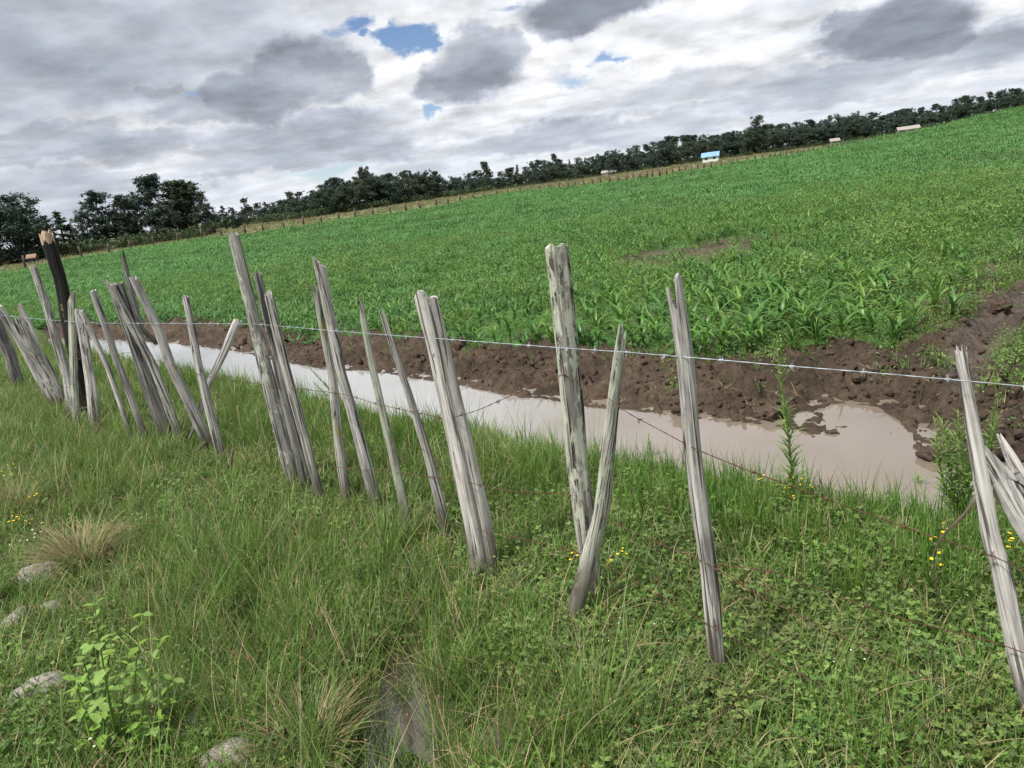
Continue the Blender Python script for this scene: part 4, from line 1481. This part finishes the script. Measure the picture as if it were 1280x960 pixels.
# ------------------------------------------------------------------ clods and stones
def lump_mesh(name, mat, seed, sub=2, rough=.35, flat_=.7):
    bm = bmesh.new()
    bmesh.ops.create_icosphere(bm, subdivisions=sub, radius=1)
    for v in bm.verts:
        p = v.co.copy()
        k = 1+rough*mnoise.noise(p*1.3+Vector((seed*3.1, 0, 0)))+rough*.5*mnoise.noise(p*3.1+Vector((0, seed*2.3, 0)))+rough*.35*mnoise.noise(p*7+Vector((0, 0, seed)))
        # a few broken faces
        v.co = Vector((p.x*k, p.y*k*.85, p.z*k*flat_))
    for _ in range(3 if name == 'stone' else 8):
        n = Vector((random.gauss(0, 1), random.gauss(0, 1), random.gauss(0, .6))).normalized()
        for v in bm.verts:
            d = v.co.dot(n)-.62
            if d > 0:
                v.co -= n*d*.85
    me = bpy.data.meshes.new(name); bm.to_mesh(me); bm.free()
    me.materials.append(mat)
    if name == 'stone':
        me.polygons.foreach_set('use_smooth', [True]*len(me.polygons))
    return me


cl = [lump_mesh('clod', M['clod'], k, 2, .55, .7) for k in range(6)]
x, y, r = sample(26000, 4.3, 13, .6, 50)
d = sdf(water_poly, x, y)
ok = far_side(x, y) & (d > .03) & (d < 2.1)
ok &= rng.random(len(x)) < (0.15+.85*sstep(vnoise(x*1.6, y*1.6, 66), .3, .75))*(1-sstep(d, 1.0, 2.1))
P_ = np.stack([x, y, height(x, y)], 1)[ok]
scatter('mud_clods', P_, np.exp(rng.normal(math.log(.016), .6, len(P_))).clip(.006, .055), rng.integers(0, 6, len(P_)), cl, 'small broken clods of dark earth strewn over the mud bank', 'clods', .8)

for k, (a, b, s, lab) in enumerate([(1250, 386, .085, 'squared dark clod at the head of the wet mud channel'), (1292, 415, .14, 'large dark clod at the right edge beside the wet mud channel'),
                                    (1120, 356, .06, 'round brown clod among the weeds left of the mud channel'), (962, 522, .11, 'big dark clod on the water edge in front of the tall leafy weed'),
                                    (1000, 452, .05, 'small reddish clod behind the tall leafy weed'), (1135, 420, .08, 'dark clod in weeds left of the bleached stake tip'),
                                    (920, 512, .07, 'dark clod left of the tall leafy weed at the water'), (575, 436, .09, 'sandy brown clod right of the twin topped stake heads'),
                                    (1215, 596, .07, 'clod at the water edge left of the bleached stake'), (1165, 578, .06, 'clod on the point of mud right of the inlet'),
                                    (1230, 428, .05, 'small clod on the left lip of the mud channel'), (1040, 546, .055, 'low wet clod in the inlet, left half of a tiny mud island'),
                                    (1052, 541, .05, 'peaked wet clod in the inlet, right half of a tiny mud island')]):
    p = ground(a, b)
    o = link('earth_clod', lump_mesh('earth_clod', M['clod'], 20+k, 3, .9, .7), None, (p[0], p[1], p[2]+s*.12), (0, 0, k*1.3))
    o.scale = (s, s, s)
    tag(o, lab, 'clod', 'large earth clods')
for k, (a, b, s, lab) in enumerate([(50, 724, .095, 'pale angular stone with pointed right end, highest on the left bank'), (66, 762, .05, 'small pale stone just below the pointed stone'),
                                    (20, 780, .065, 'half buried pale stone near the left edge of the photo'), (56, 868, .085, 'rounded grey brown stone left of the leafy weed'),
                                    (205, 872, .06, 'grey stone behind the right side of the leafy weed'), (236, 922, .06, 'flat grey stone right of the leafy weed, below the others'),
                                    (296, 955, .08, 'pale stone in dry grass at the bottom of the photo'), (168, 892, .05, 'small light stone hidden among the leafy weed stems')]):
    p = ground(a, b)
    o = link('stone', lump_mesh('stone', M['stone'], 40+k, 3, .35, .55), None, (p[0], p[1], p[2]+s*.26), (.15, .1, k*2.1+.4))
    o.scale = (s*1.25, s, s)
    tag(o, lab, 'stone', 'stones in the grass on the left')


# ------------------------------------------------------------------ single plants
def leaf_obj(kind, s=1.0, asp=.5, mat='weed_lime'):
    mb = MB(); oval_leaf(mb, (0, 0, 0), 0, 0, 1.0, asp)
    return mb.mesh('leaf', M[mat], True)


def fleabane(base, top_px, label, seed, stems=1, leaf_len=.05, flower_top=True, mat='fleabane', spread=.04):
    """upright weed: a stem thick with narrow leaves, and a feathery flowering top"""
    r = random.Random(seed)
    b = ground(*base)
    t = on_plane(top_px[0], top_px[1], b)
    H = float(t[2]-b[2])
    o = empty('leafy_weed', b)
    tag(o, label, 'weed')
    lean = (t-b)
    for k in range(stems):
        f = 1 if k == 0 else r.uniform(.6, .95)
        off = np.array([r.uniform(-spread, spread), r.uniform(-spread, spread), 0]) if k else np.zeros(3)
        top = lean*f+off*2.0
        pts = [off*.3+(top-off*.3)*q+np.array([.012*math.sin(q*5+k), 0, 0]) for q in np.linspace(0, 1, 8)]
        mb = MB(); mb.tube(pts, list(np.linspace(.005, .0018, 8)), 6)
        st = link('stem', mb.mesh('stem', M['fleabane'], True), o)
        mb = MB(); n = int(H*f*190)
        for i in range(n):
            q = 0.04+0.93*i/n
            p = pts[0]+(pts[-1]-pts[0])*q
            p = np.array([np.interp(q*7, range(8), [w[c] for w in pts]) for c in range(3)])
            a = i*2.4+r.uniform(-.3, .3)
            L = leaf_len*(1.25-q*.75)*r.uniform(.75, 1.2)
            if flower_top and q > .62:
                L *= .55
            strip(mb, p, (math.cos(a), math.sin(a)), L*1.3, L*.17, r.uniform(.3, 1.1), r.uniform(.5, 1.1), 3, 0)
        lv = link('leaves', mb.mesh('leaves', M[mat]), o); lv['kind'] = 'stuff'
        if flower_top:
            mb = MB()
            for i in range(34):
                q = r.uniform(.72, 1.0)
                p = np.array([np.interp(q*7, range(8), [w[c] for w in pts]) for c in range(3)])
                a = r.uniform(0, 6.28); L = .05*(1.15-q)*3
                e = p+np.array([math.cos(a)*L*.6, math.sin(a)*L*.6, L*.8])
                mb.tube([p, e], [.0012, .0008], 3)
                rr_ = .0055
                mb.add([e+np.array(v)*rr_ for v in ((1, 0, 0), (-1, 0, 0), (0, 1, 0), (0, -1, 0), (0, 0, 1.6), (0, 0, -1.6))],
                       [(0, 2, 4), (2, 1, 4), (1, 3, 4), (3, 0, 4), (2, 0, 5), (1, 2, 5), (3, 1, 5), (0, 3, 5)])
            fl_ = link('flower_spray', mb.mesh('flower_spray', M['fleabane']), o); fl_['kind'] = 'stuff'
    return o


fleabane((990, 640), (974, 420), 'tall narrow leafy weed with feathery top standing before the mud promontory', 1, 1, .075)
fleabane((1206, 662), (1201, 512), 'bushy weed with upright leafy shoots beside the bleached stake', 2, 5, .075, False, spread=.06)
fleabane((1200, 655), (1170, 520), 'slender lone leafy shoot left of the bushy weed', 3, 1, .04, False)
fleabane((1228, 575), (1248, 498), 'leafy weed on the mud behind the bleached stake', 4, 2, .05, False)
fleabane((1152, 640), (1150, 592), 'small light green sprout at the water edge right of the tall weed', 5, 2, .06, False)
fleabane((812, 590), (813, 540), 'small sprout by the water left of the forked stake', 6, 2, .05, False)
fleabane((424, 505), (385, 455), 'small weed at the water edge behind the moss stained stake', 7, 3, .05, False)
fleabane((1132, 420), (1128, 362), 'dark green bushy weed in front of the round brown clod', 8, 5, .06, False, mat='weed', spread=.12)


def dead_spike(base, top, label, seed):
    b = ground(*base); t = on_plane(top[0], top[1], b)
    r = random.Random(seed)
    mb = MB()
    mb.tube([b-[0, 0, .02], b*.5+t*.5, t], [.004, .0035, .0015], 5)
    for i in range(34):
        q = r.uniform(.1, .95)
        p = b+(t-b)*q
        a = r.uniform(0, 6.28)
        strip(mb, p, (math.cos(a), math.sin(a)), .035*(1.1-q), .005, .5, 1.1, 2)
    o = link('dead_weed', mb.mesh('dead_weed', M['twig']))
    tag(o, label, 'dead weed')


dead_spike((1166, 868), (1165, 805), 'dark dead weed spike in the grass, the larger of two', 1)
dead_spike((1099, 890), (1098, 862), 'short dark dead weed spike left of the larger one', 2)

# leafy lime-green weed at the bottom left
b = ground(150, 955)
o = empty('broad_leaf_weed', b)
tag(o, 'lime green leafy weed with many broad leaves at the bottom left', 'weed')
LF = [leaf_obj(k, 1, a, m_) for k, (a, m_) in enumerate(((.5, 'weed_lime'), (.62, 'fleabane'), (.42, 'weed_lime')))]
for k, (bx, by, tx, ty) in enumerate([(150, 950, 118, 756), (165, 950, 178, 768), (140, 950, 100, 810), (170, 955, 200, 800), (130, 955, 140, 800), (185, 955, 215, 850), (150, 950, 160, 830), (120, 950, 95, 850)]):
    p0 = ground(bx, by)-b
    t = on_plane(tx, ty, ground(bx, by), random.uniform(-.12, .12))-b
    pts = [p0+(t-p0)*q+np.array([0, 0, .03*math.sin(q*3.1)]) for q in np.linspace(0, 1, 6)]
    mb = MB(); mb.tube(pts, list(np.linspace(.0045, .0015, 6)), 5)
    st = link('stem', mb.mesh('stem', M['weed_lime' if k % 2 else 'weed'], True), o)
    n = 11
    for i in range(n):
        q = .12+.88*i/(n-1)
        p = [np.interp(q*5, range(6), [w[c] for w in pts]) for c in range(3)]
        for sgn in (0, math.pi):
            if random.random() < .12:
                continue
            lf = link('leaf', LF[random.randrange(3)], st, p, (random.uniform(-.4, .4), random.uniform(-.55, .35), i*1.57+sgn+random.uniform(-.5, .5)))
            s = .062*(1.15-.55*q)*random.uniform(.75, 1.25)
            lf.scale = (s, s, s)


# ------------------------------------------------------------------ far fence
ff = empty('far_fence', (0, 0, 0))
tag(ff, 'long wire fence of thin brown posts along the far side of the green field', 'fence')
pm = []
for k in range(4):
    mb = MB(); q = random.uniform(-.05, .05)
    mb.tube([(0, 0, -.3), (q*.4, .02, .5), (q, 0, 1.0)], [.085, .08, .07], 7)
    pm.append(mb.mesh('post', M['post_far'], True))
fpos = []
for i, (a, c) in enumerate(far_fence_px):
    q = flat(a, c, 0.0)
    zz = float(height(np.array([q[0]]), np.array([q[1]]))[0])
    fpos.append((q[0], q[1], zz))
    o = link('post', pm[i % 4], ff, (q[0], q[1], zz))
    hgt = np.interp(a, [0, 350, 600, 900, 1110], [1.25, 1.0, .95, .85, .8])*random.uniform(.88, 1.12)
    wd_ = np.interp(a, [0, 350, 600, 900, 1110], [1.1, 1.25, 1.4, 1.25, 1.1])
    o.scale = (wd_, wd_, hgt)
    o.rotation_euler = (random.gauss(0, .03), random.gauss(0, .04), random.uniform(0, 6))
for hh in (.35, .6, .85):
    mb = MB()
    mb.tube([(p[0], p[1]-.08, p[2]+hh) for p in fpos], .008, 4)
    link('wire', mb.mesh('wire', M['rust']), ff)


# ------------------------------------------------------------------ trees
def tree_mesh(seed, kind):
    """unit tree (height 1): returns trunk mesh, crown mesh"""
    r = random.Random(seed)
    tm = MB(); cm = MB()
    bendx, bendy = r.uniform(-.04, .04), r.uniform(-.04, .04)

    def axis(t):
        return np.array([bendx*math.sin(t*2.4), bendy*math.sin(t*2.0), t])
    tm.tube([axis(t) for t in np.linspace(-.03, .93, 8)], list(np.linspace(.022, .004, 8)), 7)
    cl_ = []
    if kind == 'gum':          # tall eucalyptus: bare below, clumps on rising limbs
        for k in range(r.randint(20, 26)):
            t = r.uniform(.14, .95); a = r.uniform(0, 6.28)
            reach = .18*(1.15-t)*r.uniform(.5, 1.3)+.03
            e = axis(t)+np.array([math.cos(a)*reach, math.sin(a)*reach, r.uniform(.02, .10)])
            e[2] = min(e[2], .985)
            tm.tube([axis(t-.05), axis(t)*.4+e*.6, e], [.007, .005, .002], 5)
            cl_.append((e, r.uniform(.065, .115)*(1.2-.4*t)))
        cl_.append((axis(.95), .05)); cl_.append((axis(.88)+np.array([.03, 0, 0]), .06))
    elif kind == 'wide':       # dense round crown down to the ground
        for k in range(r.randint(26, 32)):
            t = r.uniform(.08, .92); a = r.uniform(0, 6.28)
            w = .27*math.sin(math.pi*min(1, (t+.15)/1.15))**.7
            reach = w*math.sqrt(r.random())
            e = axis(t)+np.array([math.cos(a)*reach, math.sin(a)*reach, 0])
            tm.tube([axis(max(.05, t-.12)), e], [.008, .002], 5)
            cl_.append((e, r.uniform(.085, .14)))
        cl_.append((axis(.93), .07))
    elif kind == 'cone':       # narrow, pointed
        for k in range(24):
            t = .10+.86*k/23; a = r.uniform(0, 6.28)
            reach = .15*(1.03-t)*r.uniform(.5, 1.2)
            e = axis(t)+np.array([math.cos(a)*reach, math.sin(a)*reach, 0])
            tm.tube([axis(max(.05, t-.05)), e], [.006, .002], 4)
            cl_.append((e, .025+.075*(1-t)*r.uniform(.7, 1.2)))
    else:                      # 'flat': umbrella top on a long bare stem
        for k in range(13):
            a = r.uniform(0, 6.28); reach = .26*math.sqrt(r.random())
            e = np.array([math.cos(a)*reach, math.sin(a)*reach, .86+r.uniform(-.07, .1)])
            tm.tube([axis(.55), e*.5+axis(.75)*.5, e], [.01, .006, .002], 5)
            cl_.append((e, r.uniform(.06, .09)))
    sub = []
    for (c, w) in cl_:          # break each clump into several small sprays
        for _ in range(7):
            v = np.array([r.gauss(0, 1) for _ in range(3)])
            sub.append((np.array(c)+v*w*.55*np.array([1, 1, .8]), w*r.uniform(.3, .62)))
    for (c, w) in sub:
        if c[2] > .99: c[2] = .99
        n = int(42*(w/.045)**1.3)+6
        for _ in range(n):
            v = np.array([r.gauss(0, 1) for _ in range(3)])
            p = c+v*w*.52*np.array([1, 1, .85])
            q = r.uniform(.009, .021)
            u1 = np.array([r.gauss(0, 1) for _ in range(3)]); u1 /= np.linalg.norm(u1)
            u2 = np.cross(u1, v); u2 /= np.linalg.norm(u2)+1e-6
            cm.add([p-u1*q, p-u2*q*.5, p+u1*q, p+u2*q*.55], [(0, 1, 2, 3)])
    return tm, cm


TREES = {}
for kind, n in (('gum', 6), ('wide', 6), ('cone', 3), ('flat', 2)):
    for k in range(n):
        tm, cm = tree_mesh(k*7+len(kind)*31, kind)
        TREES.setdefault(kind, []).append((tm.mesh('trunk', M['trunk'], True), cm.mesh('crown', M['tree'])))
LIGHT = []
for k in range(3):
    tm, cm = tree_mesh(500+k, 'cone')
    LIGHT.append((tm.mesh('trunk', M['trunk'], True), cm.mesh('crown', M['tree_light'])))


def tree(px, top, D, kind, label, group=None, wide=1.0, pick=None, light=False):
    g = at_dist(px, 300, D)
    b = np.array([g[0], g[1], float(height(np.array([g[0]]), np.array([g[1]]))[0])])
    # height from the top pixel of the vertical through the base (the photo is tilted)
    lo = 2.0
    H = 8.0
    for _ in range(30):
        q = RN.T @ (b+[0, 0, H]-CAMP)
        y_ = CY-F*q[1]/-q[2]
        H += (y_-top)*(-q[2])/F
        H = max(H, 1.0)
    # the base is placed so that the top lands in column px
    for _ in range(6):
        q = RN.T @ (b+[0, 0, H]-CAMP)
        x_ = CX+F*q[0]/-q[2]
        dd = (px-x_)*(-q[2])/F
        hd = np.array([b[1], -b[0]])/math.hypot(b[0], b[1])
        b[:2] += hd*dd
        b[2] = float(height(np.array([b[0]]), np.array([b[1]]))[0])
    for _ in range(10):
        q = RN.T @ (b+[0, 0, H]-CAMP)
        y_ = CY-F*q[1]/-q[2]
        H = max(1.0, H+(y_-top)*(-q[2])/F)
    L = LIGHT if light else TREES[kind]
    tm, cm = L[(pick if pick is not None else random.randrange(100)) % len(L)]
    o = empty('tree', tuple(b-[0, 0, .1]), random.uniform(0, 6.28))
    t = link('trunk', tm, o); c = link('crown', cm, o)
    s = H*1.0
    o.scale = (s*wide, s*wide, s)
    tag(o, label, 'tree', group)
    return o


# the group on the left
G1 = 'dark gum trees on the left beyond the fence'
tree(-30, 236, 105, 'wide', 'dark tree partly cut off by the left edge, its outer half', G1, 1.35, 0)
tree(6, 243, 108, 'wide', 'big dark round tree at the left edge of the photo', G1, 1.4, 1)
tree(22, 262, 110, 'wide', 'lower dark tree filling the right side of the left edge mass', G1, 1.4, 2)
tree(-70, 250, 112, 'wide', 'dark tree beyond the left edge of the photo', G1, 1.1, 2)
tree(52, 268, 128, 'cone', 'light green pointed tree behind the charred post, left one', G1, 1.9, 0, True)
tree(68, 262, 130, 'cone', 'light green pointed tree behind the charred post, right one', G1, 1.9, 1, True)
tree(84, 278, 130, 'cone', 'lowest light green tree, right of the charred post', G1, 2.0, 2, True)
tree(117, 238, 118, 'gum', 'open crowned gum tree standing alone left of the dark clump', G1, 1.15, 0)
tree(104, 262, 116, 'wide', 'low dark tree under the open crowned gum tree', G1, 1.1, 3)
tree(147, 244, 118, 'gum', 'dark gum tree with forked top left of the tallest one', G1, 1.2, 1)
tree(160, 240, 121, 'wide', 'broad dark tree filling the clump below the tallest gum', G1, 1.0, 2)
tree(180, 220, 119, 'gum', 'tallest gum tree of the left clump, with a rounded head', G1, 1.15, 2)
tree(196, 252, 117, 'wide', 'low dark tree right of the tallest gum', G1, 1.2, 4)
tree(214, 226, 120, 'gum', 'first of two wide gum trees on the right of the clump', G1, 1.45, 3)
tree(233, 227, 121, 'gum', 'second of two wide gum trees on the right of the clump', G1, 1.4, 4)
tree(222, 238, 122, 'wide', 'dark tree behind the two wide gum trees', G1, 1.1, 5)
tree(250, 246, 119, 'wide', 'sloping dark tree closing the left clump on the right', G1, 1.05, 0)
tree(134, 262, 118, 'wide', 'low dark tree between the open crowned gum and the clump', G1, 1.2, 3)
tree(276, 256, 150, 'cone', 'small green tree right of the left clump, taller one', G1, 2.0, 1, True)
tree(290, 258, 152, 'wide', 'small green tree right of the left clump, lower one', G1, 1.2, 4)
tree(302, 247, 170, 'gum', 'thin distant gum in the gap right of the left clump', G1, 1.0, 5)

sky_px = [(255, 262), (300, 262), (318, 256), (330, 252), (345, 251), (356, 240), (372, 236), (380, 243), (392, 232), (410, 226), (428, 221), (437, 224), (447, 215), (455, 214), (470, 216), (480, 217),
          (500, 216), (520, 212), (540, 214), (560, 217), (580, 215), (600, 215), (620, 216), (640, 208), (660, 204), (690, 198), (700, 193), (715, 199), (740, 190), (760, 187), (780, 186),
          (800, 182), (815, 176), (830, 172), (850, 172), (870, 168), (890, 164), (910, 160), (930, 160), (960, 154), (980, 154), (1000, 151), (1020, 147), (1045, 142), (1060, 140), (1075, 139),
          (1095, 140), (1120, 137), (1150, 133), (1180, 131), (1200, 122), (1220, 122), (1245, 114), (1270, 111), (1330, 104)]
SX = [p[0] for p in sky_px]; SY = [p[1] for p in sky_px]


def wood_label(a):
    if a < 330: return 'small far tree in the low gap right of the left clump'
    if a < 610: return 'dark tree of the wood between the left clump and the lone tall gum'
    if a < 870: return 'dark tree of the wood left of the blue roofed house'
    if a < 1010: return 'dark tree of the wood around the tall round headed tree'
    return 'dark tree of the far right wood under the clouds'


GW = 'trees of the long dark wood'
a = 258.0
while a < 1320:
    base_h = 10 if a < 330 else 14
    t_ = np.interp(a, SX, SY)
    k = random.choices(['gum', 'wide', 'cone'], [.5, .4, .1])[0]
    D = np.interp(a, [258, 400, 640, 800, 1000, 1320], [230, 175, 245, 215, 200, 195])+random.uniform(-10, 10)
    tree(a, t_+random.choice([-2, 0, 1, 3, 5]), D, k, wood_label(a), GW, random.uniform(.9, 1.3)*(1.2 if k != 'wide' else 1))
    a += random.uniform(7.5, 12.5)
a = 330.0
while a < 1320:
    t_ = np.interp(a, SX, SY)
    D = np.interp(a, [258, 400, 640, 800, 1000, 1320], [215, 165, 232, 203, 190, 185])+random.uniform(-5, 5)
    tree(a, t_+random.uniform(5, 11), D, 'wide', wood_label(a).replace('dark tree', 'lower dark tree').replace('small far', 'lower far'), GW, random.uniform(1.25, 1.6))
    a += random.uniform(8.5, 12)
tree(605, 202, 230, 'gum', 'lone tall gum rising above the middle of the wood', None, .8, 2)
tree(452, 208, 182, 'flat', 'thin stemmed tree with a small round head above the wood', None, .5, 0)
tree(946, 144, 188, 'wide', 'tall round headed tree rising above the wood right of the blue roof', None, .85, 5)
tree(938, 158, 187, 'wide', 'lower left companion of the tall round headed tree', None, .95, 1)
tree(1208, 119, 190, 'flat', 'umbrella topped tree on the right skyline', None, 1.1, 1)
tree(1225, 120, 191, 'flat', 'smaller umbrella topped tree just right of the first one', None, .9, 0)
tree(1272, 110, 186, 'gum', 'tall gum at the right end of the skyline', None, 1.3, 3)
tree(692, 192, 240, 'gum', 'slim tree standing up from the wood left of the grey shed', None, .9, 1)

bush = [p_weed(70, .8, .30, [M['bush']], .8) for _ in range(3)]
bp = []
for a in np.arange(262, 1330, 2.2):
    D = np.interp(a, [258, 400, 640, 800, 1000, 1320], [205, 158, 222, 196, 184, 178])+random.uniform(-6, 6)
    g = at_dist(a, 300, D)
    bp.append((g[0], g[1], float(height(np.array([g[0]]), np.array([g[1]]))[0])))
for a in np.arange(-40, 262, 2.6):
    g = at_dist(a, 300, 112+random.uniform(-5, 8))
    bp.append((g[0], g[1], float(height(np.array([g[0]]), np.array([g[1]]))[0])))
bp = np.array(bp)
scatter('undergrowth', bp, rng.uniform(.7, 2.1, len(bp))*np.where(bp[:, 0] > 0, .5, 1.0), rng.integers(0, 3, len(bp)), bush, 'dark undergrowth along the foot of the woods', 'undergrowth', .1)


# ------------------------------------------------------------------ buildings
def house(px, py, D, w, d, h, rh, rot, wall, roof, label, name, ridge_along=True, openings=(), eave=.25):
    g = at_dist(px, py, D)
    zz = float(height(np.array([g[0]]), np.array([g[1]]))[0])
    o = empty(name, (g[0], g[1], zz), rot)
    tag(o, label, 'house' if 'house' in name or 'hut' in name else 'shed')
    mb = MB()
    mb.box(-w/2, w/2, -d/2, d/2, -.3, h)
    V = [(-w/2, -d/2, h), (-w/2, d/2, h), (-w/2, 0, h+rh), (w/2, -d/2, h), (w/2, d/2, h), (w/2, 0, h+rh)]
    mb.add(V, [(0, 2, 1), (3, 4, 5)])
    link('wall', mb.mesh('wall', M[wall]), o)
    mb = MB(); e = eave; t = .08
    s = rh/(d/2)
    for sg in (-1, 1):
        y0, z0 = sg*(d/2+e), h-e*s+.03
        V = [(-w/2-e, y0, z0), (w/2+e, y0, z0), (w/2+e, 0, h+rh+.03), (-w/2-e, 0, h+rh+.03)]
        V += [(a_, b_, c_+t) for a_, b_, c_ in V]
        mb.add(V, [(0, 1, 2, 3), (4, 7, 6, 5), (0, 4, 5, 1), (1, 5, 6, 2), (2, 6, 7, 3), (3, 7, 4, 0)])
    link('roof', mb.mesh('roof', M[roof]), o)
    for (kind, side, u, z0, ww, hh) in openings:
        mb = MB()
        if side == 'front':
            mb.box(u-ww/2, u+ww/2, -d/2-.04, -d/2+.05, z0, z0+hh)
        else:
            mb.box(-w/2-.04, -w/2+.05, u-ww/2, u+ww/2, z0, z0+hh)
        link(kind, mb.mesh(kind, M['dark']), o)
    return o


house(889, 206, 168, 3.1, 2.4, 1.1, .7, -.38, 'wall_white', 'roof_blue', 'small white house with a bright blue roof before the wood', 'small_house', True,
      [('door', 'side', .2, 0, .55, .95), ('window', 'side', -.8, .5, .4, .4), ('window', 'front', .8, .5, .5, .4), ('window', 'front', -.8, .5, .5, .4)])
house(1135, 166, 182, 3.7, 2.2, .8, .5, -.30, 'wall_white', 'roof_grey', 'long low pale shed before the right wood', 'low_shed', True, [('door', 'front', .6, 0, .5, .7), ('window', 'front', -1.2, .3, .5, .4)])
house(1043, 172, 181, 1.5, 1.3, .7, .4, -.2, 'wall_pale', 'roof_grey', 'tiny pale shed half hidden left of the long low shed', 'tiny_shed', True, [('door', 'front', 0, 0, .4, .6)])
house(762, 215, 205, 3.6, 2.0, .7, .45, -.35, 'wall_pale', 'roof_grey', 'grey shed in the trees left of the blue roofed house', 'grey_shed', True, [('door', 'front', 0, 0, .5, .6)])
house(39, 318, 95, .8, .8, .5, .3, .2, 'dark', 'roof_red', 'small hut with orange roof left of the charred post', 'small_hut', True, [('door', 'front', 0, 0, .3, .45)], .08)
